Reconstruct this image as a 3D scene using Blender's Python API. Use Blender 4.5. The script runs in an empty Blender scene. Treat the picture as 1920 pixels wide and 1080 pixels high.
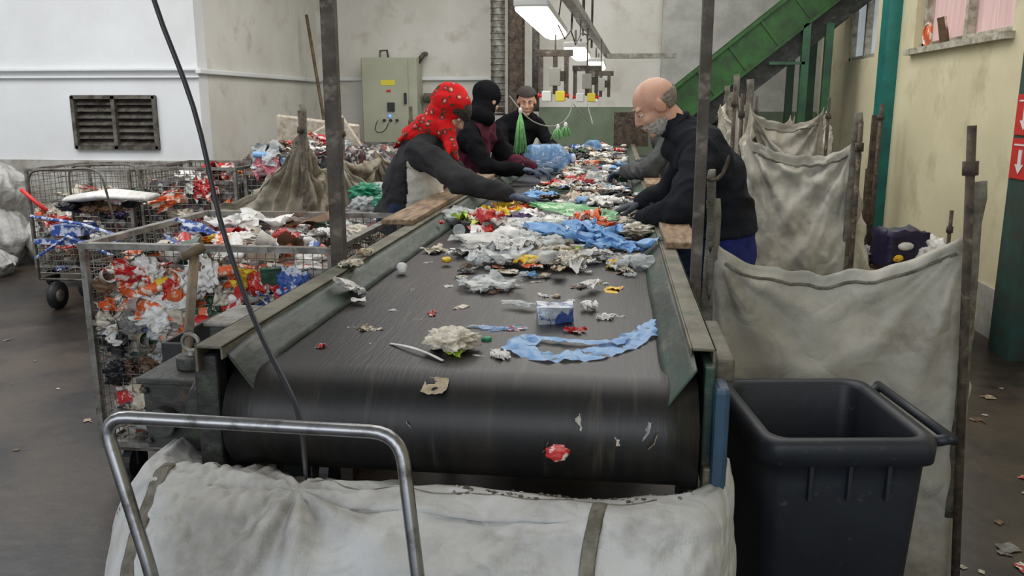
import bpy,bmesh,math,random
from mathutils import Vector as V, Matrix, Euler, noise
random.seed(7)
SC=bpy.context.scene; COL=bpy.context.collection
SC.view_settings.view_transform='Standard'
pi=math.pi
def S(r,g,b):
    f=lambda c:(c/255/12.92) if c/255<=.04045 else ((c/255+.055)/1.055)**2.4
    return (f(r),f(g),f(b),1)
# ------------------------------------------------------------ materials
def mat(name,c,c2=None,rough=.6,metal=0,scale=5,bump=0,bscale=40,alpha=1,trans=0,emit=0,lo=.4,hi=.62,stretch=(1,1,1),c3=None,s3=30,sheen=0,spec=.5,crease=0,cs=5,lo3=.55,hi3=.7):
    m=bpy.data.materials.new(name); m.use_nodes=True; nt=m.node_tree; N=nt.nodes; L=nt.links
    b=N['Principled BSDF']; b.inputs['Roughness'].default_value=rough; b.inputs['Metallic'].default_value=metal
    b.inputs['Base Color'].default_value=c; b.inputs['Specular IOR Level'].default_value=spec
    tc=N.new('ShaderNodeTexCoord'); mp=N.new('ShaderNodeMapping'); L.new(tc.outputs['Object'],mp.inputs[0]); mp.inputs['Scale'].default_value=stretch
    src=None
    def layer(src,base,col,sc,lo,hi):
        n=N.new('ShaderNodeTexNoise'); n.inputs['Scale'].default_value=sc; n.inputs['Detail'].default_value=7; n.inputs['Roughness'].default_value=.62
        L.new(mp.outputs[0],n.inputs[0])
        r=N.new('ShaderNodeValToRGB'); r.color_ramp.elements[0].position=lo; r.color_ramp.elements[1].position=hi; L.new(n.outputs[0],r.inputs[0])
        x=N.new('ShaderNodeMix'); x.data_type='RGBA'; L.new(r.outputs[0],x.inputs[0])
        if src is None: x.inputs[6].default_value=base
        else: L.new(src,x.inputs[6])
        x.inputs[7].default_value=col
        return x.outputs[2]
    if c2: src=layer(None,c,c2,scale,lo,hi)
    if c3: src=layer(src,c,c3,s3,lo3,hi3)
    if src is not None: L.new(src,b.inputs['Base Color'])
    bo=None
    if bump:
        n=N.new('ShaderNodeTexNoise'); n.inputs['Scale'].default_value=bscale; n.inputs['Detail'].default_value=5; L.new(mp.outputs[0],n.inputs[0])
        bp=N.new('ShaderNodeBump'); bp.inputs['Strength'].default_value=bump; bp.inputs['Distance'].default_value=.02; L.new(n.outputs[0],bp.inputs['Height']); bo=bp.outputs[0]
    if crease:
        for k,(sc,di) in enumerate(((cs,.03),(cs*2.6,.012))):
            n=N.new('ShaderNodeTexNoise'); n.inputs['Scale'].default_value=sc; n.inputs['Detail'].default_value=1.5; n.inputs['Distortion'].default_value=.7; L.new(mp.outputs[0],n.inputs[0])
            a=N.new('ShaderNodeMath'); a.operation='SUBTRACT'; a.inputs[1].default_value=.5; L.new(n.outputs[0],a.inputs[0])
            c_=N.new('ShaderNodeMath'); c_.operation='ABSOLUTE'; L.new(a.outputs[0],c_.inputs[0])
            bp=N.new('ShaderNodeBump'); bp.inputs['Strength'].default_value=crease; bp.inputs['Distance'].default_value=di*6; L.new(c_.outputs[0],bp.inputs['Height'])
            if bo: L.new(bo,bp.inputs['Normal'])
            bo=bp.outputs[0]
    if bo: L.new(bo,b.inputs['Normal'])
    if alpha<1: b.inputs['Alpha'].default_value=alpha
    if trans: b.inputs['Transmission Weight'].default_value=trans
    if sheen: b.inputs['Sheen Weight'].default_value=sheen
    if emit: b.inputs['Emission Color'].default_value=c; b.inputs['Emission Strength'].default_value=emit
    return m
def cellmat(name,cols,scale,rough=.5,bump=.6):
    m=bpy.data.materials.new(name); m.use_nodes=True; nt=m.node_tree; N=nt.nodes; L=nt.links; b=N['Principled BSDF']; b.inputs['Roughness'].default_value=rough
    tc=N.new('ShaderNodeTexCoord'); v=N.new('ShaderNodeTexVoronoi'); v.inputs['Scale'].default_value=scale
    nn=N.new('ShaderNodeTexNoise'); nn.inputs['Scale'].default_value=scale*1.2; ad=N.new('ShaderNodeVectorMath'); ad.operation='MULTIPLY_ADD'; ad.inputs[1].default_value=(.06,.06,.06); L.new(tc.outputs['Object'],nn.inputs[0]); L.new(nn.outputs['Color'],ad.inputs[0]); L.new(tc.outputs['Object'],ad.inputs[2]); L.new(ad.outputs[0],v.inputs[0])
    s=N.new('ShaderNodeSeparateColor'); L.new(v.outputs['Color'],s.inputs[0])
    r=N.new('ShaderNodeValToRGB'); r.color_ramp.interpolation='CONSTANT'; e=r.color_ramp.elements
    e[0].color=cols[0]; e[1].position=1/len(cols); e[1].color=cols[1]
    for i in range(2,len(cols)):
        q=e.new(i/len(cols)); q.color=cols[i]
    L.new(s.outputs[0],r.inputs[0]); L.new(r.outputs[0],b.inputs['Base Color'])
    bp=N.new('ShaderNodeBump'); bp.inputs['Strength'].default_value=bump; L.new(v.outputs['Distance'],bp.inputs['Height']); L.new(bp.outputs[0],b.inputs['Normal'])
    return m
M={}
M['plaster']=mat('plaster_white',S(222,224,225),S(212,213,213),rough=.9,scale=1.0,bump=.05)
M['plastergrey']=mat('plaster_grey',S(212,210,203),S(200,197,188),rough=.9,scale=1.1,c3=S(188,183,172),s3=3,bump=.05)
M['cream']=mat('plaster_cream',S(216,208,174),S(204,196,162),rough=.9,scale=1.1,c3=S(188,178,146),s3=2.5,bump=.05)
M['concrete']=mat('concrete',S(184,184,180),S(160,160,154),rough=.9,scale=3,bump=.2)
M['skirtband']=mat('skirting_grime',S(184,182,176),S(140,136,126),rough=.9,scale=2,c3=S(112,104,94),s3=5)
M['greenband']=mat('green_grey_paint',S(120,132,110),S(104,116,96),rough=.7,scale=3)
M['floor']=mat('floor_concrete',S(72,61,50),S(38,32,27),rough=.4,scale=1.0,c3=S(22,18,16),s3=2.2,bump=.15,bscale=12,lo3=.47,hi3=.66)
M['ceil']=mat('ceiling_paint',S(200,200,196),rough=.9)
M['belt']=mat('rubber_belt',S(20,20,21),S(50,45,38),rough=.42,spec=.45,scale=2.2,stretch=(4.2,.35,.5),lo=.46,hi=.8,c3=S(70,63,53),s3=6,bump=.08,bscale=40,lo3=.57,hi3=.75)
M['steel']=mat('dirty_steel',S(112,108,100),S(72,64,56),rough=.55,metal=.35,scale=9,c3=S(56,46,38),s3=22,bump=.2)
M['post']=mat('scratched_post_paint',S(88,80,72),S(64,56,49),rough=.65,metal=.2,scale=14,c3=S(122,114,102),s3=24,bump=.2)
M['rail']=mat('rail_paint_worn',S(118,114,98),S(84,78,64),rough=.55,metal=.25,scale=9,c3=S(58,78,58),s3=5,bump=.2)
M['rust']=mat('rusty_steel',S(86,74,62),S(50,42,36),rough=.75,metal=.2,scale=14,c3=S(120,108,94),s3=30,bump=.3)
M['greenpaint']=mat('dark_green_paint',S(46,68,56),S(38,46,40),rough=.5,scale=5,c3=S(92,88,74),s3=14,bump=.15,stretch=(1,.5,1))
M['grime']=mat('grimy_dark_steel',S(50,52,48),S(34,32,30),rough=.6,metal=.2,scale=12,c3=S(70,80,64),s3=16,bump=.3)
M['elev']=mat('elevator_green',S(44,94,34),S(32,68,28),rough=.6,scale=3,c3=S(36,50,28),s3=8,lo3=.5,hi3=.7)
M['legreen']=mat('leg_green',S(44,92,58),S(36,68,50),rough=.5,scale=4)
M['bluepaint']=mat('blue_paint',S(48,80,104),S(44,64,80),rough=.5,scale=8,c3=S(96,100,98),s3=14)
M['teal']=mat('teal_paint',S(22,116,108),S(18,92,88),rough=.5,scale=4)
M['darkteal']=mat('dark_teal_paint',S(40,74,68),S(52,56,50),rough=.6,scale=6)
M['wood']=mat('worn_wood',S(158,134,108),S(112,90,68),rough=.8,scale=8,stretch=(6,1,6),bump=.2)
M['woodh']=mat('handle_wood',S(120,102,74),S(84,72,54),rough=.65,scale=12,c3=S(62,54,42),s3=20)
M['chrome']=mat('worn_chrome',S(150,150,152),S(84,80,78),rough=.28,metal=.9,scale=24,lo=.5,hi=.7)
M['galv']=mat('galvanised',S(150,148,142),S(104,98,90),rough=.5,metal=.5,scale=12,c3=S(84,72,60),s3=20)
M['wire']=mat('wire_mesh_steel',S(150,148,140),S(104,96,86),rough=.5,metal=.4,scale=9)
M['cable']=mat('black_cable',S(28,28,34),rough=.45)
M['black']=mat('black_plastic',S(24,25,28),S(40,40,42),rough=.5,scale=8)
M['bin']=mat('bin_plastic',S(33,37,44),S(40,44,51),rough=.5,scale=5,bump=.05,c3=S(70,70,68),s3=34,lo3=.63,hi3=.72)
fk=dict(crease=.26,cs=3.4)
M['fabric']=mat('woven_bag_fabric',S(190,187,177),S(160,153,138),rough=.9,scale=2.2,c3=S(118,108,93),s3=3.6,bump=.2,bscale=220,lo3=.53,hi3=.74,**fk)
M['fabric2']=mat('woven_bag_dirty',S(164,156,140),S(132,122,104),rough=.9,scale=3,c3=S(104,94,78),s3=6,bump=.15,bscale=160,**fk)
M['fabricw']=mat('white_woven_fabric',S(196,196,195),S(160,157,150),rough=.85,scale=2.0,lo=.44,hi=.64,c3=S(88,77,63),s3=2.4,bump=.22,bscale=260,lo3=.54,hi3=.72,crease=.34,cs=4.2)
M['strap']=mat('strap_webbing',S(132,128,116),S(96,91,80),rough=.9,scale=20,bump=.5,bscale=150)
M['sack']=mat('grey_woven_sack',S(188,186,182),S(150,146,140),rough=.8,scale=4,bump=.1,bscale=60,crease=.3,cs=4)
M['motor']=mat('motor_grey',S(60,62,58),S(40,38,35),rough=.6,scale=9,c3=S(74,62,48),s3=14,bump=.3)
M['cabinet']=mat('cabinet_paint',S(172,174,152),S(160,162,140),rough=.55,scale=2)
M['yellow']=mat('yellow_plastic',S(222,204,60),rough=.5); M['redp']=mat('red_plastic',S(200,36,34),rough=.5)
M['whitep']=mat('white_plastic',S(220,220,216),rough=.5); M['greyp']=mat('grey_cable',S(150,150,142),rough=.6); M['blueled']=mat('blue_led',S(60,110,255),emit=4)
M['lamp']=mat('lamp_diffuser',S(255,250,238),emit=6); M['lamphouse']=mat('lamp_housing',S(210,210,205),rough=.5)
M['glass']=mat('window_pane',S(206,214,222),S(190,198,206),rough=.3,emit=.35); M['curtain']=mat('pink_curtain',S(206,176,172),S(182,152,150),rough=.9,scale=6,stretch=(1,6,.3),emit=.3)
M['winframe']=mat('window_frame',S(190,186,172),S(140,132,112),rough=.7,scale=14)
M['signred']=mat('sign_red',S(196,44,40),rough=.5)
M['skin']=mat('skin',S(200,156,132),S(184,130,106),rough=.5,scale=12,lo=.42,hi=.7); M['skin2']=mat('skin_pale',S(204,164,142),S(190,140,118),rough=.55,scale=14)
M['greyhair']=mat('grey_hair',S(150,142,132),S(98,90,82),rough=.95,scale=90,bump=.2,bscale=200); M['whitehair']=mat('white_beard',S(190,184,176),S(140,132,124),rough=.95,scale=90,bump=.2,bscale=200); M['darkhair']=mat('dark_hair',S(34,27,24),S(52,40,34),rough=.7,scale=60,bump=.5,bscale=120)
M['eyew']=mat('eye_white',S(226,222,216),rough=.2); M['iris']=mat('eye_iris',S(48,38,30),rough=.2); M['lip']=mat('lip',S(150,84,78),rough=.5)
ks=dict(spec=.15,crease=.2,cs=4)
M['jacketm']=mat('charcoal_jacket',S(32,34,40),S(25,27,32),rough=.95,scale=7,bump=.04,bscale=120,**ks); M['trousersb']=mat('blue_trousers',S(50,58,128),S(38,44,96),rough=.9,scale=8,bump=.1,bscale=20,**ks)
M['fleece']=mat('dark_grey_fleece',S(56,56,58),S(46,46,48),rough=1,scale=8,bump=.06,bscale=160,**ks); M['panel']=mat('offwhite_fleece',S(222,218,208),S(200,195,182),rough=1,scale=10,bump=.08,bscale=90,**ks)
M['trim']=mat('black_trim',S(18,18,20),rough=.9)
M['jacketd']=mat('black_jacket',S(22,22,25),S(28,28,31),rough=1,scale=8,bump=.04,bscale=60,spec=.05,crease=.2,cs=4); M['vest']=mat('maroon_vest',S(92,38,56),S(68,28,42),rough=.9,scale=8,bump=.1,bscale=20,**ks)
M['greyj']=mat('grey_jacket',S(84,86,86),S(60,62,62),rough=.9,scale=8,bump=.1,bscale=20,**ks); M['jeans']=mat('blue_jeans',S(44,56,84),S(34,42,62),rough=.9,**ks)
M['glove']=mat('grey_blue_glove',S(84,98,120),S(56,66,82),rough=.8,scale=20,bump=.3,bscale=60); M['glovey']=mat('dark_glove',S(48,54,72),S(78,82,84),rough=.8,scale=24,bump=.3)
M['glove2']=mat('yellow_cuff',S(170,150,66),S(130,114,50),rough=.8)
def scarfmat():
    m=mat('flowered_scarf',S(196,30,32),rough=.85,spec=.15); N=m.node_tree.nodes; L=m.node_tree.links; b=N['Principled BSDF']
    tc=N.new('ShaderNodeTexCoord'); nn=N.new('ShaderNodeTexNoise'); nn.inputs['Scale'].default_value=70; ad=N.new('ShaderNodeVectorMath'); ad.operation='MULTIPLY_ADD'; ad.inputs[1].default_value=(.018,.018,.018)
    L.new(tc.outputs['Object'],nn.inputs[0]); L.new(nn.outputs['Color'],ad.inputs[0]); L.new(tc.outputs['Object'],ad.inputs[2])
    v=N.new('ShaderNodeTexVoronoi'); v.inputs['Scale'].default_value=27; L.new(ad.outputs[0],v.inputs[0])
    r=N.new('ShaderNodeValToRGB'); e=r.color_ramp.elements; r.color_ramp.interpolation='CONSTANT'
    e[0].color=S(224,176,120); e[1].position=.14; e[1].color=S(214,104,120)
    for p,c in ((.26,S(168,22,40)),(.34,S(34,84,54)),(.42,S(30,22,24)),(.45,S(198,28,30))):
        q=e.new(p); q.color=c
    L.new(v.outputs['Distance'],r.inputs[0])
    s=N.new('ShaderNodeSeparateColor'); L.new(v.outputs['Color'],s.inputs[0]); g=N.new('ShaderNodeMath'); g.operation='GREATER_THAN'; g.inputs[1].default_value=.25; L.new(s.outputs[0],g.inputs[0])
    x=N.new('ShaderNodeMix'); x.data_type='RGBA'; L.new(g.outputs[0],x.inputs[0]); x.inputs[6].default_value=S(198,28,30); L.new(r.outputs[0],x.inputs[7]); L.new(x.outputs[2],b.inputs['Base Color']); return m
M['scarf']=scarfmat()
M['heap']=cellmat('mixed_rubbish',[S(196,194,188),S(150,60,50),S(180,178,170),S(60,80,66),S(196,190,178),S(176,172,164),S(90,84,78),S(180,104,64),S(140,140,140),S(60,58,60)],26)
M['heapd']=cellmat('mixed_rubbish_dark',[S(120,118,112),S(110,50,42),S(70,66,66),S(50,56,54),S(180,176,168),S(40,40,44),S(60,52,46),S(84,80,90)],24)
M['chips']=cellmat('beige_chips',[S(150,140,122),S(90,82,70),S(70,66,58),S(180,172,156),S(60,56,50),S(110,104,90)],60)
T={}
def tm(n,c,c2=None,**k):
    k.setdefault('rough',.45); k.setdefault('bump',.25); k.setdefault('bscale',30); k.setdefault('scale',18)
    T[n]=mat('rubbish_'+n.replace(' ','_'),S(*c),S(*c2) if c2 else None,**k)
tm('white',(232,231,228),(204,199,192)); tm('off-white',(212,204,188),(176,164,144)); tm('red',(186,36,32),(220,212,204),lo=.52,hi=.57); tm('orange',(222,100,46),(230,220,206),lo=.5,hi=.55)
tm('lime green',(140,186,40),(200,210,90)); tm('yellow',(228,192,50),(214,96,40),lo=.56,hi=.62); tm('purple',(72,42,100),(44,32,70)); tm('blue',(52,84,156),(200,206,220),lo=.5,hi=.54)
tm('light blue',(136,176,216),(110,156,204)); tm('teal green',(34,128,94)); tm('dark green',(34,74,52),(26,54,40)); tm('brown',(112,84,60),(84,62,46)); tm('grey',(130,128,124),(98,96,92)); tm('black',(30,30,32)); tm('beige',(184,166,138),(150,134,108)); tm('pink',(206,120,130))
tm('navy',(36,28,66),(24,20,44))
tm('clear',(220,224,224),alpha=.5,rough=.15); tm('clear blue',(120,168,216),alpha=.5,rough=.05,bump=0); tm('clear green',(92,180,108),alpha=.75,rough=.15,bump=.05); tm('silver',(176,184,192),(60,80,140),metal=.3,rough=.35,lo=.5,hi=.54)
tm('film blue',(132,178,224),(108,156,210),alpha=.85,rough=.35,bump=.1)
# ------------------------------------------------------------ mesh builder
class B:
    def __init__(s): s.b=bmesh.new()
    def box(s,x0,x1,y0,y1,z0,z1,M=None):
        vs=[s.b.verts.new((M@V(p)) if M else V(p)) for p in ((x0,y0,z0),(x1,y0,z0),(x1,y1,z0),(x0,y1,z0),(x0,y0,z1),(x1,y0,z1),(x1,y1,z1),(x0,y1,z1))]
        for f in ((3,2,1,0),(4,5,6,7),(0,1,5,4),(1,2,6,5),(2,3,7,6),(3,0,4,7)): s.b.faces.new([vs[i] for i in f])
        return s
    def loft(s,pts,ra,rb=None,side=None,n=12,cap=True,closed=False):
        pts=[V(p) for p in pts]; k=len(pts)
        if not hasattr(ra,'__len__'): ra=[ra]*k
        if rb is None: rb=ra
        if not hasattr(rb,'__len__'): rb=[rb]*k
        rings=[]; sv=V(side) if side is not None else None; prev=None
        for i,p in enumerate(pts):
            if closed: t=pts[(i+1)%k]-pts[i-1]
            else: t=pts[min(i+1,k-1)]-pts[max(i-1,0)]
            if t.length<1e-9: t=V((0,0,1))
            t.normalize()
            ref=sv if sv is not None else (prev if prev is not None else (V((0,0,1)) if abs(t.z)<.9 else V((1,0,0))))
            a=ref-t*ref.dot(t)
            if a.length<1e-6: a=t.orthogonal()
            a.normalize(); prev=a; c=t.cross(a)
            rings.append([s.b.verts.new(p+a*(ra[i]*math.cos(2*pi*j/n))+c*(rb[i]*math.sin(2*pi*j/n))) for j in range(n)])
        rr=range(k) if closed else range(k-1)
        for i in rr:
            A=rings[i];C=rings[(i+1)%k]
            for j in range(n): s.b.faces.new((A[j],A[(j+1)%n],C[(j+1)%n],C[j]))
        if cap and not closed:
            s.b.faces.new(rings[0][::-1]); s.b.faces.new(rings[-1])
        return s
    def cyl(s,p0,p1,r0,r1=None,n=12): return s.loft([p0,p1],[r0,r0 if r1 is None else r1],n=n)
    def tube(s,pts,r,n=8,closed=False): return s.loft(pts,r,n=n,closed=closed)
    def caps(s,p0,p1,r0,r1,n=14):
        p0=V(p0);p1=V(p1);d=p1-p0
        if d.length<1e-5: return s
        d.normalize(); P=[];Rr=[]
        for k in range(5):
            a=pi/2*k/5; P.append(p0-d*r0*math.cos(a)); Rr.append(max(r0*math.sin(a),r0*.05))
        P.append(p0);Rr.append(r0);P.append(p1);Rr.append(r1)
        for k in range(4,-1,-1):
            a=pi/2*k/5; P.append(p1+d*r1*math.cos(a)); Rr.append(max(r1*math.sin(a),r1*.05))
        return s.loft(P,Rr,n=n)
    def ell(s,c,r,M=None,sub=3):
        if not hasattr(r,'__len__'): r=(r,r,r)
        X=Matrix.Translation(V(c))@(M.to_4x4() if M else Matrix.Identity(4))@Matrix.Diagonal((*r,1))
        bmesh.ops.create_icosphere(s.b,subdivisions=sub,radius=1,matrix=X); return s
    def grid(s,f,nu,nv,closeu=False,cut=None):
        vs=[[s.b.verts.new(f(i/nu,j/nv)) for j in range(nv+1)] for i in range(nu+(0 if closeu else 1))]
        for i in range(nu):
            for j in range(nv):
                if cut and cut((i+.5)/nu,(j+.5)/nv): continue
                A=vs[i];C=vs[(i+1)%len(vs)]; s.b.faces.new((A[j],C[j],C[j+1],A[j+1]))
        return s
    def lathe(s,prof,n=20,M=None):
        X=M or Matrix.Identity(4)
        rings=[[s.b.verts.new(X@V((r*math.cos(2*pi*j/n),r*math.sin(2*pi*j/n),z))) for j in range(n)] for r,z in prof]
        for A,C in zip(rings,rings[1:]):
            for j in range(n): s.b.faces.new((A[j],A[(j+1)%n],C[(j+1)%n],C[j]))
        s.b.faces.new(rings[0][::-1]); s.b.faces.new(rings[-1]); return s
    def mesh(s,name='m',smooth=True):
        for v in list(s.b.verts):
            if not v.link_faces: s.b.verts.remove(v)
        bmesh.ops.recalc_face_normals(s.b,faces=s.b.faces[:])
        me=bpy.data.meshes.new(name); s.b.to_mesh(me); s.b.free()
        me.polygons.foreach_set('use_smooth',[smooth]*len(me.polygons)); return me
def worldloc(o):
    c=V(o.location)
    while o.parent: o=o.parent; c+=o.location
    return c
def put(name,me,m,parent=None,label=None,cat=None,group=None,kind=None,bev=0,solid=0,sub=0,base=None,smooth=None):
    if isinstance(me,B): me=me.mesh(name,True if smooth is None else smooth)
    me.materials.clear(); me.materials.append(m)
    o=bpy.data.objects.new(name,me); COL.objects.link(o)
    if parent is None:
        if base is None:
            xs=[v.co for v in me.vertices]
            c=V(((min(v.x for v in xs)+max(v.x for v in xs))/2,(min(v.y for v in xs)+max(v.y for v in xs))/2,min(v.z for v in xs)))
        else: c=V(base)
        me.transform(Matrix.Translation(-c)); o.location=c
    else:
        o.parent=parent
        me.transform(Matrix.Translation(-worldloc(parent)))
    if bev:
        k=o.modifiers.new('bevel','BEVEL'); k.width=bev; k.segments=2; k.limit_method='ANGLE'
    if solid:
        k=o.modifiers.new('solidify','SOLIDIFY'); k.thickness=solid
    if sub:
        k=o.modifiers.new('subdivision','SUBSURF'); k.levels=sub; k.render_levels=sub
    if label: o['label']=label
    if cat: o['category']=cat
    if group: o['group']=group
    if kind: o['kind']=kind
    return o
def empty(name,loc,label,cat,group=None):
    o=bpy.data.objects.new(name,None); o.empty_display_size=.1; COL.objects.link(o); o.location=loc; o['label']=label; o['category']=cat
    if group:o['group']=group
    return o
def st(name,b,m,**k): return put(name,b,m,kind='structure',smooth=False,**k)
def nz(p,s=1): return noise.noise(V(p)*s)
# ------------------------------------------------------------ camera
cd=bpy.data.cameras.new('camera'); cam=bpy.data.objects.new('camera',cd); COL.objects.link(cam); SC.camera=cam
cd.lens=30; cd.sensor_width=36; cam.location=(0,0,1.6); cam.rotation_euler=(math.radians(90-12.17),0,math.radians(6.97)); cd.clip_start=.05
# ------------------------------------------------------------ room
BW=12.1; CZ=4.2
st('floor',B().box(-9,3,-3,13,-.1,0),M['floor'])
st('ceiling',B().box(-9,3,-3,13,CZ,CZ+.1),M['ceil'])
st('wall_back',B().box(-4.4,.55,BW,BW+.2,0,CZ),M['plastergrey'])
st('wall_back_concrete',B().box(.55,2.9,BW-.12,BW+.2,0,CZ),M['concrete'])
st('trim_1',B().box(-1.1,.55,BW-.03,BW-.001,.9,1.56),M['greenband']); st('trim_2',B().box(.55,2.6,BW-.15,BW-.121,.6,1.5),M['greenband'])
vx0,vx1,vz0,vz1=-5.66,-4.74,1.14,1.68
b=B(); b.box(-9,vx0,8.5,8.7,0,CZ); b.box(vx1,-4.26,8.5,8.7,0,CZ); b.box(vx0,vx1,8.5,8.7,0,vz0); b.box(vx0,vx1,8.5,8.7,vz1,CZ)
st('wall_front_of_annex',b,M['plaster'])
st('wall_annex_side',B().box(-4.46,-4.26,8.7,BW,0,CZ),M['plastergrey'])
st('wall_left',B().box(-9.2,-9,-3,13,0,CZ),M['plaster'])
st('trim_3',B().box(-9,-4.24,8.44,8.5,1.93,1.96),M['plaster'],bev=.008); st('trim_9',B().box(-9,-4.24,8.46,8.5,1.86,1.88),M['plaster'],bev=.006); st('trim_4',B().box(-4.26,-4.2,8.44,BW,1.9,1.95),M['plaster'],bev=.01)
st('trim_5',B().box(-4.2,-1.7,BW-.05,BW,1.92,1.97),M['plaster'],bev=.01)
st('baseboard_annex',B().box(-9,-4.25,8.47,8.5,0,1.02),M['skirtband']); st('baseboard_back',B().box(-4.2,-1.1,BW-.03,BW,0,1.0),M['skirtband'])
st('baseboard_annex_side',B().box(-4.26,-4.23,8.5,BW,0,.95),M['skirtband'])
def wallright():
    b=B(); X0,X1=2.62,2.82; z0=2.08; z1=3.3
    b.box(X0,X1,-3,13,0,z0); b.box(X0,X1,-3,13,z1,CZ)
    b.box(X0,X1,-3,6.35,z0,z1); b.box(X0,X1,8.35,9.55,z0,z1); b.box(X0,X1,10.85,13,z0,z1); return b
st('wall_right',wallright(),M['cream'])
for i,(y0,y1,mt) in enumerate(((6.35,8.35,'curtain'),(9.55,10.85,'glass'))):
    w=empty('window_%d'%(i+1),(2.72,(y0+y1)/2,2.08),'',''); del w['label'],w['category']; w['kind']='structure'
    b=B(); b.box(2.69,2.75,y0,y0+.06,2.08,3.3); b.box(2.69,2.75,y1-.06,y1,2.08,3.3); b.box(2.69,2.75,y0,y1,2.08,2.13); b.box(2.69,2.75,y0,y1,3.24,3.3)
    b.box(2.68,2.75,(y0+y1)/2-.03,(y0+y1)/2+.03,2.1,3.3)
    k=put('window_frame',b,M['winframe'],parent=w,smooth=False); k['kind']='structure'
    k=put('window_pane',B().box(2.755,2.77,y0,y1,2.08,3.3),M[mt],parent=w,smooth=False); k['kind']='structure'
st('trim_6',B().box(2.5,2.62,8.75,8.98,0,CZ),M['teal']); st('trim_7',B().box(2.5,2.62,5.56,5.86,0,CZ),M['darkteal'])
st('trim_8',B().box(2.55,2.62,6.3,8.4,2.03,2.08),M['winframe']); st('baseboard_right',B().box(2.6,2.62,-3,BW,0,.35),M['skirtband'])
# vent
w=empty('louvre_vent',(-5.2,8.5,1.14),'dark grey metal louvre vent set in the white wall','vent')
b=B(); b.box(vx0,vx1,8.46,8.55,vz1-.03,vz1+.01); b.box(vx0,vx1,8.46,8.55,vz0-.01,vz0+.03); b.box(vx0-.01,vx0+.03,8.46,8.55,vz0,vz1); b.box(vx1-.03,vx1+.01,8.46,8.55,vz0,vz1); b.box(-5.22,-5.18,8.46,8.55,vz0,vz1)
put('frame',b,M['steel'],parent=w,smooth=False)
b=B()
for i in range(7):
    z=vz0+.06+i*.07; b.box(vx0,vx1,-.045,.045,-.004,.004,Matrix.Translation((0,8.53,z))@Matrix.Rotation(.7,4,'X'))
put('louvre_slats',b,M['steel'],parent=w,smooth=False)
put('vent_recess',B().box(vx0,vx1,8.62,8.64,vz0,vz1),M['black'],parent=w,smooth=False)
b=B(); b.loft([(-1.62,11.7,z/10*2.75+1.45) for z in range(11)],.095,n=20)
for k in range(34): b.loft([(-1.62,11.7,1.47+k*.08),(-1.62,11.7,1.49+k*.08)],.1,n=20)
put('spiral_duct',b,M['galv'],label='galvanised spiral ventilation duct rising along the back wall',cat='duct')
put('pipe',B().loft([(-1.12,11.8,1.5),(-1.12,11.8,4.2)],.05,n=16),M['galv'],label='grey metal pipe rising along the back wall',cat='pipe')
put('pipe',B().tube([(-1.9,12.0,1.3),(-1.95,11.95,1.45),(-2.2,11.95,1.66),(-2.7,11.98,1.68)],.07,n=14),M['galv'],label='grey bent pipe along the back wall',cat='pipe')
b=B(); b.box(-1.12,-.99,8.94,9.06,0,CZ); b.box(-1.14,-.97,8.98,9.02,0,CZ)
put('steel_column',b,M['rust'],smooth=False,label='rusty steel column standing beside the sorting belt',cat='column')
# ------------------------------------------------------------ sorting conveyor
cv=empty('sorting_conveyor',(-.32,5.5,0),'long sorting conveyor with black rubber belt and green steel frame','conveyor')
r=.105; y0=1.66; y1=10.9; zt=1.06; XL,XR=-.782,.168
def beltf(u,v):
    L1=y1-y0; x=XL+v*(XR-XL)
    if u<.4: return V((x,y1-(u/.4)*L1,zt))
    if u<.6:
        a=(u-.4)/.2*pi; return V((x,y0-r*math.sin(a),zt-r+r*math.cos(a)))
    return V((x,y0+(u-.6)/.4*L1,zt-2*r))
put('belt',B().grid(beltf,100,12),M['belt'],parent=cv,solid=-.006)
b=B().cyl((XL+.01,y0,zt-r),(XR-.01,y0,zt-r),r-.012,n=32); b.cyl((XL-.06,y0,zt-r),(XR+.06,y0,zt-r),.022)
put('roller',b,M['steel'],parent=cv)
for sx in (-1,1):
    xe=-.81 if sx<0 else .19
    b=B(); b.box(xe-.01,xe+.01,1.62,y1,.86,1.1); b.box(min(xe,xe+sx*.03),max(xe,xe+sx*.03),1.64,y1,.86,.872)
    put('side_frame',b,M['greenpaint'],parent=cv,smooth=False,bev=.004)
    a,c=(-.835,-.775) if sx<0 else (.158,.205); ys=1.56 if sx<0 else 1.66
    b=B(); b.box(a,c,ys,y1,1.12,1.127); ex=a if sx<0 else c-.007
    b.box(ex,ex+.007,ys,y1,1.07,1.127); ix=c if sx<0 else a
    b.box(ix-.005,ix,ys,y1,1.098,1.127)
    put('rail',b,M['rail'],parent=cv,smooth=False,bev=.003)
    xi,xo=(-.715,-.775) if sx<0 else (.10,.16)
    def sk(u,v,xi=xi,xo=xo):
        ya=1.58; y=ya+u**1.6*(y1-ya); e=max(0,1-(y-ya)/.16)
        x=xo+(xi-xo)*v+.005*nz((y*3,v,1)); z=1.118-.05*v-e*e*.035*v-.012*e*e
        return V((x,y,z))
    put('rubber_skirt',B().grid(sk,90,5),M['greenpaint'],parent=cv,solid=.003)
for y in (2.0,4.0,6.2,8.4,10.6):
    for x in (-.81,.19):
        put('leg',B().box(x-.025,x+.025,y-.03,y+.03,0,.86),M['greenpaint'],parent=cv,smooth=False,bev=.003)
b=B(); b.box(.196,.226,1.58,1.66,.86,1.07); put('bearing_plate',b,M['bluepaint'],parent=cv,smooth=False,bev=.01,label='blue painted bearing plate')
b=B(); b.box(.182,.215,1.6,1.64,.76,.9); b.box(.206,.245,1.68,2.0,1.05,1.1); put('end_bracket',b,M['rail'],parent=cv,smooth=False,bev=.006)
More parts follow.
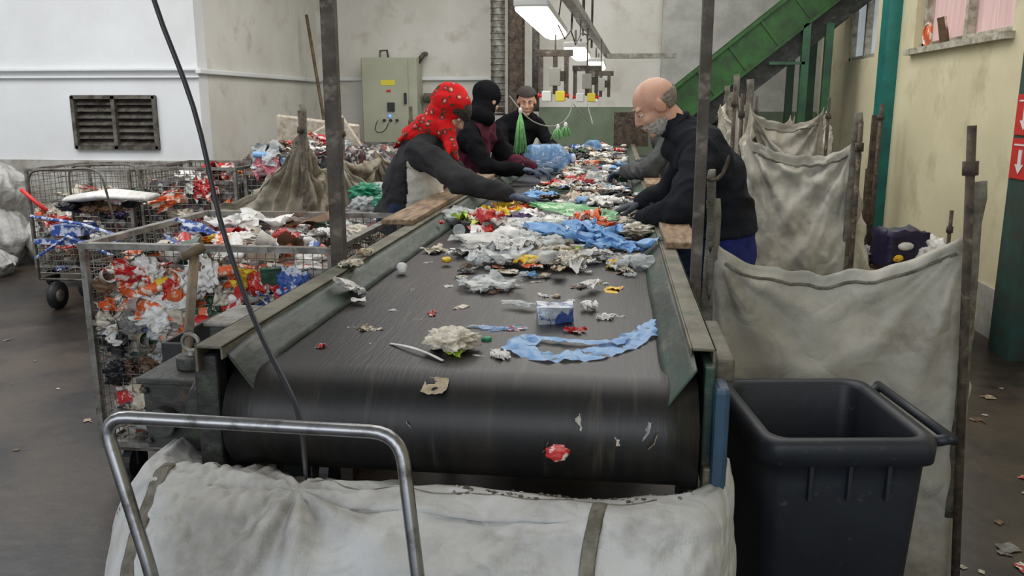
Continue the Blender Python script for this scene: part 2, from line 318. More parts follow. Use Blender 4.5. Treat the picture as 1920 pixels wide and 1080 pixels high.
b=B(); b.box(-.85,-.8,1.58,1.9,.8,1.1); b.cyl((-.85,y0,zt-r),(-.885,y0,zt-r),.07,n=20)
for (yy,zz) in ((1.62,.84),(1.62,1.05),(1.85,.84),(1.85,1.05)): b.cyl((-.85,yy,zz),(-.865,yy,zz),.012,n=6)
put('bearing_plate',b,M['grime'],parent=cv,smooth=False,bev=.006)
b=B(); b.box(-1.05,-.9,1.72,1.9,.83,.99); b.box(-1.06,-.89,1.71,1.91,.985,1.0); b.cyl((-.9,1.8,.93),(-.85,1.8,.93),.05,n=18); b.cyl((-1.0,1.72,.9),(-1.0,1.69,.9),.035,n=16)
for k in (-1.04,-.91):
    for q in (.85,.97): b.cyl((k,1.72,q),(k,1.707,q),.008,n=6)
b.cyl((-.97,1.8,1.0),(-.97,1.8,1.03),.035,n=16)
for k in range(6): b.box(-1.055,-.895,1.73+k*.028,1.74+k*.028,.84,.98)
put('drive_motor',b,M['motor'],parent=cv,smooth=False,bev=.004,label='grimy grey drive motor with gearbox')
b=B(); b.loft([(-.97+.02*math.cos(a),1.8,1.06+.02*math.sin(a)) for a in [k*pi/6 for k in range(12)]],.005,n=8,closed=True); b.cyl((-.97,1.8,1.02),(-.97,1.8,1.042),.01)
put('eye_bolt',b,M['galv'],parent=cv)
for (x0,x1,ya,yb) in ((-.93,-.8,3.3,4.75),(-.93,-.8,5.2,6.6),(.168,.28,2.85,3.6),(.168,.28,5.0,6.0)):
    put('ledge_board',B().box(x0,x1,ya,yb,1.128,1.15),M['wood'],parent=cv,smooth=False,bev=.004,label='worn wooden armrest board')
def channel(x,y,w,z0,z1):
    b=B(); X=Matrix.Translation((x,y,0))
    b.box(-w/2,w/2,-.004,.004,z0,z1,X); b.box(-w/2,-w/2+.007,0,.03,z0,z1,X); b.box(w/2-.007,w/2,0,.03,z0,z1,X); return b
put('steel_post',channel(-.845,2.5,.042,0,CZ),M['post'],smooth=False,label='scratched steel channel post beside the belt rail',cat='post',bev=.002)
put('steel_post',channel(.219,2.3,.028,0,CZ),M['post'],smooth=False,label='dark scratched steel post beside the belt rail',cat='post',bev=.002)
# overhead
lr=empty('overhead_rail',(-.25,6.3,2.1),'grey steel rail carrying lights and cables above the belt','rail')
put('beam',B().box(-.03,.03,0,8.0,-.025,.025,Matrix.Translation((-.34,2.8,2.17))@Matrix.Rotation(-.025,4,'Z')),M['galv'],parent=lr,smooth=False)
put('cross_bar',B().box(-.14,.6,9.55,9.62,2.08,2.13),M['galv'],parent=lr,smooth=False)
for y in (3.2,5.2,7.2,9.4): put('hanger_rod',B().cyl((-.3,y,2.18),(-.3,y,CZ),.012),M['steel'],parent=lr)
b=B()
for k in range(2): b.tube([(-.33+.03*k+.02*math.sin(t*2+k),2.9+t*.35,2.22+.03*math.sin(t*1.7+k*2)+.02*k) for t in range(19)],.008)
for k in range(2): b.tube([(-.33+.03*k,5.0+.5*k,2.2),(-.36+.05*k,5.1+.5*k,2.05),(-.33+.04*k,5.3+.5*k,1.98),(-.3+.03*k,5.5+.5*k,2.05),(-.3+.03*k,5.6+.5*k,2.16)],.004)
put('cable_bundle',b,M['cable'],parent=lr)
for (x,ya,yb,zl,lab) in ((-.435,4.3,5.9,2.05,'glowing fluorescent lamp with white housing above the belt'),(-.345,6.7,8.0,2.01,'glowing fluorescent lamp hanging above the belt'),(-.24,8.8,10.2,2.0,'small glowing fluorescent lamp above the far belt')):
    e=empty('fluorescent_lamp',(x,(ya+yb)/2,zl),lab,'lamp','fluorescent lamps above the belt')
    put('lamp_housing',B().box(x-.085,x+.085,ya,yb,zl+.01,zl+.05),M['lamphouse'],parent=e,smooth=False,bev=.01)
    put('lamp_diffuser',B().loft([(x,ya+.02,zl+.005),(x,yb-.02,zl+.005)],.08,.038,side=(1,0,0),n=16),M['lamp'],parent=e)
    for yy in (ya+.2,yb-.2): put('lamp_hanger',B().cyl((x,yy,zl+.05),(x,yy,2.16),.008,n=8),M['steel'],parent=e)
for (x,y,n) in ((-.40,5.5,2),(-.24,6.6,2),(-.16,7.7,1)):
    e=empty('control_box_hanger',(x,y,1.6),'hanging push-button control boxes on a steel bracket','control box','control boxes hanging over the belt')
    b=B(); t_=1.93 if y<6 else 1.88
    for d in (-.09,0,.07): b.box(x+d-.014,x+d+.014,y-.012,y+.012,1.66,t_)
    b.cyl((x,y,t_),(x,y,2.15),.005,n=8)
    b.box(x-.11,x+.11,y-.014,y+.014,t_-.04,t_); b.box(x-.03,x+.06,y-.03,y+.03,1.74,1.8)
    put('bracket',b,M['post'],parent=e,smooth=False)
    put('junction_box',B().box(x-.035,x+.035,y-.06,y-.015,1.71,1.82),M['greyp'],parent=e,smooth=False,bev=.004)
    for k in range(n):
        xx=x-.05+k*.085
        put('button_housing',B().box(xx-.03,xx+.03,y-.05,y+.02,1.615,1.68),M['yellow' if k else 'whitep'],parent=e,smooth=False,bev=.006)
        sd=-1 if k==0 else 1
        b=B().cyl((xx+sd*.03,y-.02,1.65),(xx+sd*.05,y-.02,1.65),.010); b.cyl((xx+sd*.045,y-.02,1.65),(xx+sd*.055,y-.02,1.65),.016); put('emergency_button',b,M['redp'],parent=e)
def tassel(x,y,zt,ln,n,lab):
    e=empty('twine_tassel',(x,y,zt-ln),lab,'twine')
    b=B()
    for k in range(n):
        a=random.uniform(0,2*pi); q=random.uniform(.3,1)*.045
        b.tube([(x,y,zt),(x+q*.5*math.cos(a),y+q*.5*math.sin(a),zt-ln*.3),(x+q*math.cos(a),y+q*math.sin(a),zt-ln*random.uniform(.75,1))],.0022,n=4)
    put('strands',b,T['twine'],parent=e)
    put('knot',B().ell((x,y,zt),(.012,.012,.02)),T['white'],parent=e)
T['twine']=mat('green_twine',S(110,180,110),S(150,210,140),rough=.8,scale=30)
tassel(-.585,5.2,1.56,.26,70,'bundle of pale green twine hanging over the belt'); tassel(-.37,5.35,1.46,.08,30,'short bunch of green twine hanging over the belt'); tassel(-.33,5.5,1.47,.08,30,'short bunch of green twine hanging over the belt')
put('hanging_cable',B().tube([(-.66,5.2,1.66),(-.585,5.2,1.56),(-.52,5.25,1.49),(-.42,5.3,1.46),(-.36,5.35,1.47),(-.3,5.45,1.52),(-.29,5.5,1.62)],.004),M['greyp'],label='thin grey cable sagging beneath the control boxes',cat='cable',sub=1)
put('hanging_cable',B().tube([(-.3,5.5,1.62),(-.2,5.6,1.5),(-.16,5.8,1.45),(-.2,6.4,1.5),(-.24,6.6,1.62)],.004),M['greyp'],label='thin grey cable sagging between control boxes',cat='cable',sub=1)
pts=[(-1.3,1.8,4.2),(-1.06,1.75,2.6),(-.985,1.72,2.0),(-.938,1.7,1.805),(-.9,1.7,1.7),(-.865,1.7,1.595),(-.835,1.68,1.48),(-.806,1.65,1.37),(-.765,1.62,1.28),(-.719,1.58,1.189),(-.64,1.5,1.11),(-.578,1.45,1.05),(-.552,1.4,1.0),(-.542,1.375,.93)]
put('cable',B().tube(pts,.0056,n=10),M['cable'],label='thick black cable hanging down from the ceiling',cat='cable',sub=1)
# elevator
el=empty('incline_elevator',(1.6,10.3,0),'green inclined elevator conveyor rising beside the back wall','elevator conveyor')
ang=math.radians(39); X=Matrix.Translation((.66,9.95,1.35))@Matrix.Rotation(-ang,4,'Y')
for yy in (0,.75):
    b=B(); b.box(-.1,2.45,yy-.02,yy+.02,0,.36,X); b.box(-.1,2.45,yy-.05,yy+.02,.34,.37,X); b.box(-.1,2.45,yy-.05,yy+.02,-.01,.02,X)
    for k in range(6): b.box(.1+k*.42,.13+k*.42,yy-.04,yy,0,.36,X)
    put('side_beam',b,M['elev'],parent=el,smooth=False)
put('elevator_belt',B().box(-.1,2.45,.02,.73,.15,.18,X),M['belt'],parent=el,smooth=False)
put('underside_chute',B().box(.2,2.4,.02,.73,-.22,-.01,X),M['grime'],parent=el,smooth=False)
for x in (2.0,2.24):
    for y in (9.9,10.66): put('support_leg',B().box(x-.04,x+.04,y,y+.08,0,2.45),M['legreen'],parent=el,smooth=False)
put('cross_brace',B().box(1.62,2.0,9.9,9.93,2.02,2.05),M['legreen'],parent=el,smooth=False)
mu=empty('machine_unit',(1.4,11.2,0),'dark grimy machine unit standing beneath the inclined elevator','machine')
b=B(); b.box(.95,1.9,10.95,11.6,.1,1.35); b.box(1.1,1.55,11.0,11.5,1.35,1.7); b.box(.92,1.93,10.93,11.62,1.0,1.04); put('machine_body',b,M['grime'],parent=mu,smooth=False,bev=.01)
b=B(); b.cyl((1.25,10.93,.7),(1.25,10.85,.7),.2,n=24); b.cyl((1.65,10.93,.6),(1.65,10.85,.6),.12,n=24); put('drive_wheel',b,M['black'],parent=mu,smooth=False)
put('machine_foot',B().box(.98,1.87,11.0,11.55,0,.1),M['steel'],parent=mu,smooth=False)
b=B(); b.box(-.05,.02,10.5,10.9,1.1,1.5); b.box(.02,.36,10.86,10.9,1.1,1.5); b.box(.3,.36,10.5,10.9,1.1,1.5); b.box(.02,.3,10.5,10.53,1.1,1.45)
put('hopper',b,M['rust'],smooth=False,label='rusty brown steel hopper at the end of the belt',cat='hopper')
# cabinet
e=empty('electrical_cabinet',(-3.1,12,1.05),'pale green-grey electrical cabinet mounted on the wall','electrical cabinet')
put('body',B().box(-3.52,-2.74,11.72,12.09,1.05,2.22),M['cabinet'],parent=e,smooth=False,bev=.01)
put('door',B().box(-3.5,-2.86,11.69,11.72,1.08,2.2),M['cabinet'],parent=e,smooth=False,bev=.006)
put('warning_label',B().box(-3.24,-3.04,11.685,11.69,1.85,1.92),M['yellow'],parent=e,smooth=False)
for i in range(3): put('control_knob',B().cyl((-3.2+i*.09,11.69,1.38),(-3.2+i*.09,11.66,1.38),.02),M['black'],parent=e,smooth=False)
put('display',B().box(-3.15,-3.05,11.67,11.69,1.5,1.62),M['black'],parent=e,smooth=False); put('handle',B().box(-2.91,-2.88,11.66,11.69,1.6,1.75),M['black'],parent=e,smooth=False)
put('indicator_light',B().cyl((-3.12,11.69,1.44),(-3.12,11.67,1.44),.014),M['blueled'],parent=e)
put('red_label',B().box(-3.16,-3.1,11.683,11.69,1.76,1.79),M['redp'],parent=e,smooth=False)
put('conduit',B().tube([(-3.3,11.9,2.2),(-3.3,11.95,2.32),(-3.22,12.0,2.33),(-3.2,12.0,2.2)],.016),M['steel'],parent=e); put('conduit',B().tube([(-2.76,11.9,2.16),(-2.7,11.95,2.26),(-2.68,12.05,2.28)],.035),M['steel'],parent=e)
put('wooden_pole',B().cyl((-4.12,11.35,2.75),(-3.75,11.3,0),.022),M['woodh'],label='long wooden pole leaning against the wall',cat='pole')
put('hose',B().tube([(-3.28,11.68,1.4),(-3.3,11.45,1.25),(-3.2,11.42,1.2),(-3.12,11.5,1.26),(-3.14,11.68,1.36)],.008),M['black'],label='thin black cable loop hanging from the cabinet',cat='cable',sub=1)
for z in (1.41,1.14):
    e=empty('safety_sign',(2.49,5.7,z),'red safety sign with white arrow on the teal column','sign','red signs on the column')
    put('plate',B().box(2.49,2.5,5.58,5.84,z,z+.25),M['signred'],parent=e,smooth=False)
    b=B(); b.box(2.485,2.49,5.69,5.73,z+.08,z+.18); bb=b.b; q=[bb.verts.new(p) for p in ((2.486,5.65,z+.09),(2.486,5.77,z+.09),(2.486,5.71,z+.03))]; bb.faces.new(q)
    b.box(2.485,2.49,5.62,5.8,z+.205,z+.215)
    put('arrow',b,M['whitep'],parent=e,smooth=False)
b=B(); b.loft([(2.6,7.95+.09*math.cos(a),2.18+.09*math.sin(a)) for a in [k*pi/8 for k in range(16)]],.012,n=8,closed=True); b.cyl((2.6,7.95,2.18),(2.605,7.95,2.18),.085,n=20)
put('dial',b,T['orange'],label='round orange framed dial standing on the window sill',cat='dial')
put('picture_frame',B().box(-.01,.01,-.08,.08,0,.2,Matrix.Translation((2.59,7.5,2.085))@Matrix.Rotation(-.2,4,'Y')),T['brown'],smooth=False,label='small dark framed picture leaning on the window sill',cat='picture frame')
# ------------------------------------------------------------ big bags
def bigbag(lab,C,zb,sag,m,bulge=.04,fold=.02,seed=0,straps=(0,1,2,3),shrink=.06,grp='woven bulk bags beside the belt'):
    C=[V(c) for c in C]; cen=sum(C,V())/4
    e=empty('bulk_bag',(cen.x,cen.y,0),lab,'bag',grp)
    def f(u,v):
        k=(u*4)%4; i=int(k); t=k-i; a=C[i];c=C[(i+1)%4]; p=a.lerp(c,t); s=sag[i] if hasattr(sag,'__len__') else sag
        z=p.z-s*(4*t*(1-t))**.6+.02*noise.noise(V((u*40,seed,1)))
        out=(a+c)/2-cen; out.z=0; L=(c-a).length; out.normalize(); q=(4*t*(1-t))
        g=bulge*math.sin(pi*min(1,v*1.1))*q - .02*q*(1-v)
        w=shrink*v
        x=p.x+out.x*g+(cen.x-p.x)*w; y=p.y+out.y*g+(cen.y-p.y)*w
        zz=z+(zb-z)*v; H=z-zb; n1=0
        for tt,ph in ((t*L,0),((1-t)*L,2)):
            d=math.hypot(tt,v*H)+1e-4; an=math.atan2(v*H,tt); n1+=math.sin(an*13+ph+seed+2*noise.noise(V((an*3,d*3,seed))))*math.exp(-d*2.0)*min(1,d*7)
        n1*=fold*.75
        ed=min(1,t*14,(1-t)*14)
        n2=fold*1.2*noise.noise(V((u*11+v*4+seed,v*3.5-u*6,seed)))
        n3=fold*.7*(.4-2*abs(noise.noise(V((u*15+v*4,v*4-u*7,seed+7)))))+fold*.22*(.4-2*abs(noise.noise(V((u*40-v*10,v*13+u*7,seed)))))
        n=(n1+n2+n3)*ed
        return V((x+out.x*n,y+out.y*n,zz+.25*n*(1-v)))
    put('bag_body',B().grid(f,280,90,closeu=True),m,parent=e,solid=.003)
    for i in straps:
        p=C[i]; P=[f((i/4+.0015)%1,v/14*.75) for v in range(14,-1,-1)]
        put('strap',B().loft(P+[p+V((.005,0,.05)),p+V((0,0,.10))],.022,.006,side=(1,.2,0),n=8),M['strap'],parent=e)
    P=[f(.015+.22*k/24,.035)+V((0,-.004,0)) for k in range(25)]
    put('hem_seam',B().loft(P,.002,.006,side=(0,1,0),n=6),M['strap'],parent=e)
    return e,f
def pole(p0,p1,r,lab,m='rust'):
    b=B().cyl(p0,p1,r,n=10); d=(V(p1)-V(p0)).normalized(); b.cyl(V(p1)-d*.14,V(p1)-d*.1,r*1.7,n=10)
    return put('steel_pole',b,M[m],label=lab,cat='pole',group='poles holding the bulk bags')
bigbag('large dirty white woven bag hung open beside the bin',[(.29,2.62,1.22),(1.05,2.64,1.28),(1.13,3.1,.95),(.55,3.3,.95)],.02,[.15,.2,.1,.12],M['fabric'],seed=3,bulge=.06,fold=.026,shrink=-.10,straps=(0,1))
pole((1.09,2.56,0),(.995,2.6,1.54),.013,'thin dark steel pole holding a bag corner')
put('rope_loop',B().loft([(.29,2.6,1.0),(.29,2.6,1.2),(.275,2.52,1.36),(.262,2.42,1.44),(.25,2.36,1.41),(.262,2.44,1.34),(.285,2.58,1.15)],.011,.004,side=(1,0,0),n=8),M['strap'],label='frayed webbing loop tied to the steel post',cat='rope',sub=1)
put('hook',B().tube([(.22,2.32,1.42),(.25,2.35,1.39),(.29,2.38,1.41),(.30,2.38,1.47)],.006),M['rust'],label='rusty steel hook on the post',cat='hook',sub=1)
bigbag('dirty woven bulk bag hanging from steel poles',[(.64,4.42,1.48),(1.13,4.3,1.46),(1.35,5.1,1.36),(.75,5.2,1.64)],.02,[.12,.22,.22,.2],M['fabric'],seed=9,bulge=.09,fold=.04,straps=(1,3))
pole((1.15,4.25,0),(1.135,4.26,1.52),.012,'rusty steel pole holding a bag corner'); pole((.72,5.25,0),(.72,5.25,1.66),.012,'rusty steel pole holding a bag corner'); pole((1.37,5.15,0),(1.37,5.15,1.42),.012,'rusty steel pole holding a bag corner')
bigbag('dirty woven bulk bag hanging behind another bag',[(.8,6.2,1.70),(1.4,6.2,1.58),(1.6,7.0,1.55),(.85,7.1,1.64)],.02,[.17,.2,.2,.2],M['fabric'],seed=14,bulge=.08,fold=.05,straps=(0,3))
pole((.78,6.15,0),(.79,6.15,1.72),.012,'rusty steel pole holding a bag corner'); pole((1.42,6.15,0),(1.42,6.15,1.64),.012,'rusty steel pole holding a bag corner'); pole((1.1,7.2,0),(1.1,7.2,1.66),.012,'rusty steel pole holding a bag corner')
bigbag('grey woven bulk bag near the elevator',[(.95,7.7,1.6),(1.5,7.7,1.5),(1.6,8.4,1.5),(.95,8.4,1.6)],.02,.2,M['fabric2'],seed=19,fold=.045,straps=(0,))
bigbag('brown-stained woven bag draped between poles',[(-2.66,5.35,.98),(-1.98,5.3,1.5),(-1.95,5.65,1.2),(-2.6,6.2,1.1)],.02,[.16,.1,.15,.1],M['fabric2'],seed=22,fold=.05,straps=(1,),grp='woven bags left of the belt')
bigbag('dirty woven bag behind the headscarfed worker',[(-1.9,5.75,1.28),(-1.3,5.75,1.18),(-1.25,6.5,1.2),(-1.9,6.6,1.25)],.02,[.2,.15,.1,.1],M['fabric2'],seed=27,fold=.04,straps=(),grp='woven bags left of the belt')
pole((-1.97,5.25,0),(-1.98,5.25,1.56),.014,'steel pole holding a draped bag'); pole((-2.05,6.3,0),(-2.05,6.3,1.5),.014,'steel pole holding a draped bag'); pole((-1.62,6.7,0),(-1.62,6.7,1.58),.014,'steel pole holding a draped bag')
# foreground bag
fb=empty('bulk_bag',(-.35,1.5,0),'bulky dirty white woven bag under the belt end','bag')
prof=[(1.82,.62),(1.70,.76),(1.61,.828),(1.54,.868),(1.47,.902),(1.41,.918),(1.35,.917),(1.29,.893),(1.24,.85),(1.20,.78),(1.175,.67),(1.16,.5),(1.16,.3),(1.2,.02)]
def ff(u,v):
    k=v*(len(prof)-1); i=min(len(prof)-2,int(k)); q=k-i
    def cr(a,b_,c,d): return .5*((2*b_)+(c-a)*q+(2*a-5*b_+4*c-d)*q*q+(-a+3*b_-3*c+d)*q**3)
    P=[prof[max(0,min(len(prof)-1,j))] for j in (i-1,i,i+1,i+2)]
    Y=cr(*[p[0] for p in P]); Z=cr(*[p[1] for p in P]); s=2*u-1
    X=-.35+s*(.66 if s<0 else .62)
    e=abs(s)**9; Y=Y+(.5*e)*(1 if Y<1.7 else .2); Z=Z-.10*e*(Z>.3)-.03*u*(Z>.5)
    top=max(0,1-abs(Z-.92)*3)
    dx=X+.56; dy=Y-1.38; d=math.hypot(dx,dy)+.001; an=math.atan2(dy,dx)
    n=.018*math.sin(an*9+2*noise.noise(V((d*5,an,0))))*math.exp(-d*2.2)*min(1,d*12)
    n+=.022*noise.noise(V((X*2.6,v*2.6,4)))+.016*(.4-2*abs(noise.noise(V((X*4+v*3,v*5-X*2,9)))))+.006*(.4-2*abs(noise.noise(V((X*11-v*5,v*14+X*5,3)))))
    if Z<.84 and v<.4: n*=.5
    gather=max(0,1-abs(X+.72)/.22)*top; Z+=gather*(.014+.014*noise.noise(V((X*60,Y*40,1))))
    return V((X+.2*n,Y-(.75*n if v>.45 else 0),Z+(.65*n if Z>.6 else 0)))
put('bag_body',B().grid(ff,280,150),M['fabricw'],parent=fb,solid=.003)
for ux,cv_ in ((.13,.03),(.77,-.02)):
    P=[ff(ux+cv_*math.sin(v/19*1.5),.36+v/19*.5)+V((0,-.004,.005)) for v in range(20)]
    put('strap',B().loft(P,.013,.002,side=(1,0,0),n=8),M['strap'],parent=fb,label='grey webbing strap')
put('seam_cord',B().tube([ff(.2+.65*t/30,.36+.006*math.sin(t))+V((0,0,.003)) for t in range(31)],.002,n=6),M['strap'],parent=fb)
def mound(name,x0,x1,y0,y1,z,h,m,lab,amp=.05,sc=6,zb=None,kind='stuff'):
    zb=z-.1 if zb is None else zb
    def f(u,v):
        x=x0+(x1-x0)*u; y=y0+(y1-y0)*v; e=(math.sin(pi*u)*math.sin(pi*v))**.5 if 0<u<1 and 0<v<1 else 0
        n=amp*noise.noise(V((x*sc,y*sc,z)))+amp*.6*noise.noise(V((x*sc*3,y*sc*3,z)))
        edge=(u in(0,1) or v in(0,1))
        return V((x,y,zb if edge else z+h*e+n))
    return put(name,B().grid(f,50,50),m,label=lab,cat='rubbish',kind=kind)
b=B()
for i in range(380):
    u=random.uniform(.55,.94); v=random.uniform(.16,.36); p=ff(u,v); s=random.uniform(.002,.007); b.ell(p+V((0,0,s*.4)),(s,s*random.uniform(.6,1.4),s*.6),sub=1)
put('chip_debris',b,M['chips'],label='beige chips and scraps on the white woven bag',cat='debris',kind='stuff')
tr=empty('hand_trolley',(-.5,1.4,0),'chromed steel tube trolley with upright handle holding a bag','trolley')
def rnd(pts,k=4,f=.3):
    o=[];P=[V(p) for p in pts]
    for i,p in enumerate(P):
        if 0<i<len(P)-1:
            d0=(P[i-1]-p);d1=(P[i+1]-p); a=p+d0.normalized()*min(f,d0.length*.45); c=p+d1.normalized()*min(f,d1.length*.45)
            for t in range(k+1):
                t/=k; o.append((1-t)**2*a+2*t*(1-t)*p+t*t*c)
        else:o.append(p)
    return o
put('handle',B().tube(rnd([(-.6,1.06,.1),(-.69,1.11,.886),(-.773,1.15,1.133),(-.306,1.15,1.128),(-.270,1.10,.9),(-.2,1.06,.1)],6,.045),.0105,n=14),M['chrome'],parent=tr)
put('platform',B().box(-.9,.2,1.05,1.9,.07,.11),M['steel'],parent=tr,smooth=False,bev=.005)
for x in (-.8,.1):
    for y in (1.2,1.8): put('wheel',B().cyl((x-.02,y,.035),(x+.02,y,.035),.035,n=18),M['black'],parent=tr)
# ------------------------------------------------------------ wheelie bin
bn=empty('wheelie_bin',(.52,2.12,0),'near-black plastic wheelie bin with open top','bin')
def rr(cx,cy,hx,hy,r,z,n=6):
    o=[]
    for q,(sx,sy) in enumerate(((1,1),(-1,1),(-1,-1),(1,-1))):
        for k in range(n+1):
            a=q*pi/2+k/n*pi/2; o.append(V((cx+sx*(hx-r)+r*math.cos(a),cy+sy*(hy-r)+r*math.sin(a),z)))
    return o
def rings(b,R,cap0=False,cap1=False):
    VS=[[b.b.verts.new(p) for p in r_] for r_ in R]; n=len(VS[0])
    for A,C in zip(VS,VS[1:]):
        for j in range(n): b.b.faces.new((A[j],A[(j+1)%n],C[(j+1)%n],C[j]))
    if cap0:b.b.faces.new(VS[0][::-1])
    if cap1:b.b.faces.new(VS[-1])
    return b
XB=Matrix.Translation((.522,2.13,0))@Matrix.Rotation(.13,4,'Z')
def tx(R): return [[XB@p for p in r_] for r_ in R]
hx,hy=.197,.225
b=rings(B(),tx([rr(0,0,hx*.80,hy*.8,.04,.04),rr(0,0,hx*.95,hy*.94,.045,.74),rr(0,0,hx*.96,hy*.95,.045,.785),rr(0,0,hx+.008,hy+.008,.05,.79),rr(0,0,hx+.01,hy+.01,.05,.835),rr(0,0,hx+.002,hy+.002,.05,.85),rr(0,0,hx-.02,hy-.02,.045,.85),rr(0,0,hx-.028,hy-.028,.04,.835),rr(0,0,hx-.033,hy-.033,.04,.6),rr(0,0,hx*.7,hy*.7,.03,.07)]),True,True)
put('body',b,M['bin'],parent=bn)
for k in (-.09,.0,.09): put('rib',B().box(k-.005,k+.005,-hy-.002,-hy+.03,.70,.79,XB),M['bin'],parent=bn,smooth=False,bev=.002)
b=B().cyl(XB@V((hx+.045,-.2,.84)),XB@V((hx+.04,.2,.84)),.012,n=14)
for y in (-.19,.19): b.loft([XB@V((hx-.01,y*.8,.82)),XB@V((hx+.025,y*.95,.832)),XB@V((hx+.043,y,.84))],[.016,.014,.013],n=10)
put('handle',b,M['bin'],parent=bn)
for y in (-.17,.17): put('wheel',B().cyl(XB@V((hx-.03,y-.02,.09)),XB@V((hx-.03,y+.02,.09)),.09,n=24),M['black'],parent=bn)
# ------------------------------------------------------------ mesh carts
def wires(b,p,u,v,lu,lv,sp=.045,r=.0018):
    p=V(p);u=V(u);v=V(v); n=int(lu/sp); m=int(lv/sp)
    for i in range(n+1): b.cyl(p+u*(lu*i/n),p+u*(lu*i/n)+v*lv,r,n=4)
    for i in range(m+1): b.cyl(p+v*(lv*i/m),p+v*(lv*i/m)+u*lu,r,n=4)
def cart(x0,x1,y0,y1,z0,zm,z1,lab,sp=.045,grp='wire mesh roll containers',r=.002):
    e=empty('mesh_container',((x0+x1)/2,(y0+y1)/2,0),lab,'container',grp)
    b=B()
    for x in (x0,x1):
        for y in (y0,y1): b.box(x-.013,x+.013,y-.013,y+.013,z0-.02,z1)
    for z in (z0,zm,z1):
        if z is None: continue
        w=.02 if z==z1 else .012
        b.box(x0-.015,x1+.015,y0-w,y0+w,z-.012,z+.012); b.box(x0-.015,x1+.015,y1-w,y1+w,z-.012,z+.012); b.box(x0-w,x0+w,y0,y1,z-.012,z+.012); b.box(x1-w,x1+w,y0,y1,z-.012,z+.012)
    put('frame',b,M['galv'],parent=e,smooth=False)
    for (p,u,l) in (((x0,y0,z0),(1,0,0),x1-x0),((x0,y1,z0),(1,0,0),x1-x0),((x0,y0,z0),(0,1,0),y1-y0),((x1,y0,z0),(0,1,0),y1-y0)):
        b=B(); wires(b,p,u,(0,0,1),l,z1-z0,sp,r); put('wire_panel',b,M['wire'],parent=e,smooth=False)
    put('base_plate',B().box(x0,x1,y0,y1,z0-.03,z0),M['steel'],parent=e,smooth=False)
    for x in (x0+.08,x1-.08):
        for y in (y0+.08,y1-.08):
            b=B().cyl((x-.02,y,.075),(x+.02,y,.075),.075,n=20); b.box(x-.03,x-.022,y-.02,y+.02,.07,z0); b.box(x+.022,x+.03,y-.02,y+.02,.07,z0)
            put('caster_wheel',b,M['black'],parent=e,smooth=False)
    return e
cart(-2.14,-1.1,3.18,4.25,.19,.72,1.04,'galvanised wire mesh container full of sorted packaging',sp=.038,r=.0017)
cart(-5.1,-4.15,6.9,7.8,.19,None,1.04,'wire mesh container on casters holding mixed waste',sp=.05,r=.003)
cart(-4.08,-3.22,6.95,7.85,.19,None,1.06,'wire mesh container beside the white wall',sp=.05,r=.003)
cart(-3.15,-2.3,7.0,7.9,.19,None,1.02,'wire mesh container heaped with plastic waste',sp=.05,r=.003)
cart(-3.3,-2.5,10.2,11.0,.19,None,1.1,'wire mesh container beneath the electrical cabinet',sp=.07,r=.003)
# ------------------------------------------------------------ rubbish
def sheet(w,h,n,amp,seed,fold=.3):
    def f(u,v):
        x=(u-.5)*w; y=(v-.5)*h; q=V((x/w*3+seed,y/h*3,seed*1.7))
        z=amp*(noise.noise(q)+.6*noise.noise(q*2.3)+.45*(.4-abs(noise.noise(q*3.2))*2))
        x+=fold*w*noise.noise(q*1.3+V((9,0,0))); y+=fold*h*noise.noise(q*1.3+V((0,9,0)))
        return V((x,y,z))
    b=B().grid(f,n,n); mz=min(v.co.z for v in b.b.verts)
    for v in b.b.verts: v.co.z-=mz
    return b.mesh('sheet')
def crumple(r,sq,seed,sub=4,amp=.35,fr=2.2):
    b=B(); bmesh.ops.create_icosphere(b.b,subdivisions=sub,radius=r)
    for v in b.b.verts:
        d=v.co.normalized(); n=noise.noise(d*fr+V((seed,0,0)))+.5*abs(noise.noise(d*fr*2.5+V((0,seed,0))))-.35*abs(noise.noise(d*fr*5+V((0,seed,2))))
        v.co*=1+amp*n; v.co.z*=sq
    mz=min(v.co.z for v in b.b.verts)
    for v in b.b.verts:v.co.z-=mz
    return b.mesh('crumple')
def bottle(l=.2,r=.03,seed=0):
    b=B().lathe([(r*.7,0),(r,.01),(r*.97,l*.2),(r,l*.25),(r*.93,l*.45),(r,l*.5),(r,l*.68),(r*.8,l*.8),(r*.42,l*.9),(r*.42,l)],18)
    for v in b.b.verts:
        n=noise.noise(v.co*22+V((seed,0,0))); v.co.x*=1+.22*n; v.co.y*=1-.25*abs(n)
    m=b.mesh('bottle'); m.transform(Matrix.Translation((-l/2,0,r))@Matrix.Rotation(pi/2,4,'Y')); return m
def carton(w,d,h,seed):
    b=B(); bmesh.ops.create_cube(b.b,size=1,matrix=Matrix.Diagonal((w,d,h,1))); bmesh.ops.subdivide_edges(b.b,edges=b.b.edges[:],cuts=5,use_grid_fill=True)
    for v in b.b.verts:
        n=noise.noise(v.co*14+V((seed,0,0))); v.co.z*=1+.35*n; v.co+=V((n,noise.noise(v.co*12),0))*.012
    mz=min(v.co.z for v in b.b.verts)
    for v in b.b.verts:v.co.z-=mz
    return b.mesh('carton',False)
def can():
    b=B().lathe([(.024,0),(.032,.008),(.032,.11),(.026,.12),(.024,.118)],20)
    for v in b.b.verts:
        n=noise.noise(v.co*25); v.co.x*=1+.2*n
    m=b.mesh('can'); m.transform(Matrix.Translation((-.06,0,.03))@Matrix.Rotation(pi/2,4,'Y')); return m
def cup():
    b=B().lathe([(.025,0),(.036,.07),(.039,.072),(.034,.068),(.022,.004)],20); m=b.mesh('cup'); m.transform(Matrix.Rotation(1.3,4,'Y')); m.transform(Matrix.Translation((0,0,.038))); return m
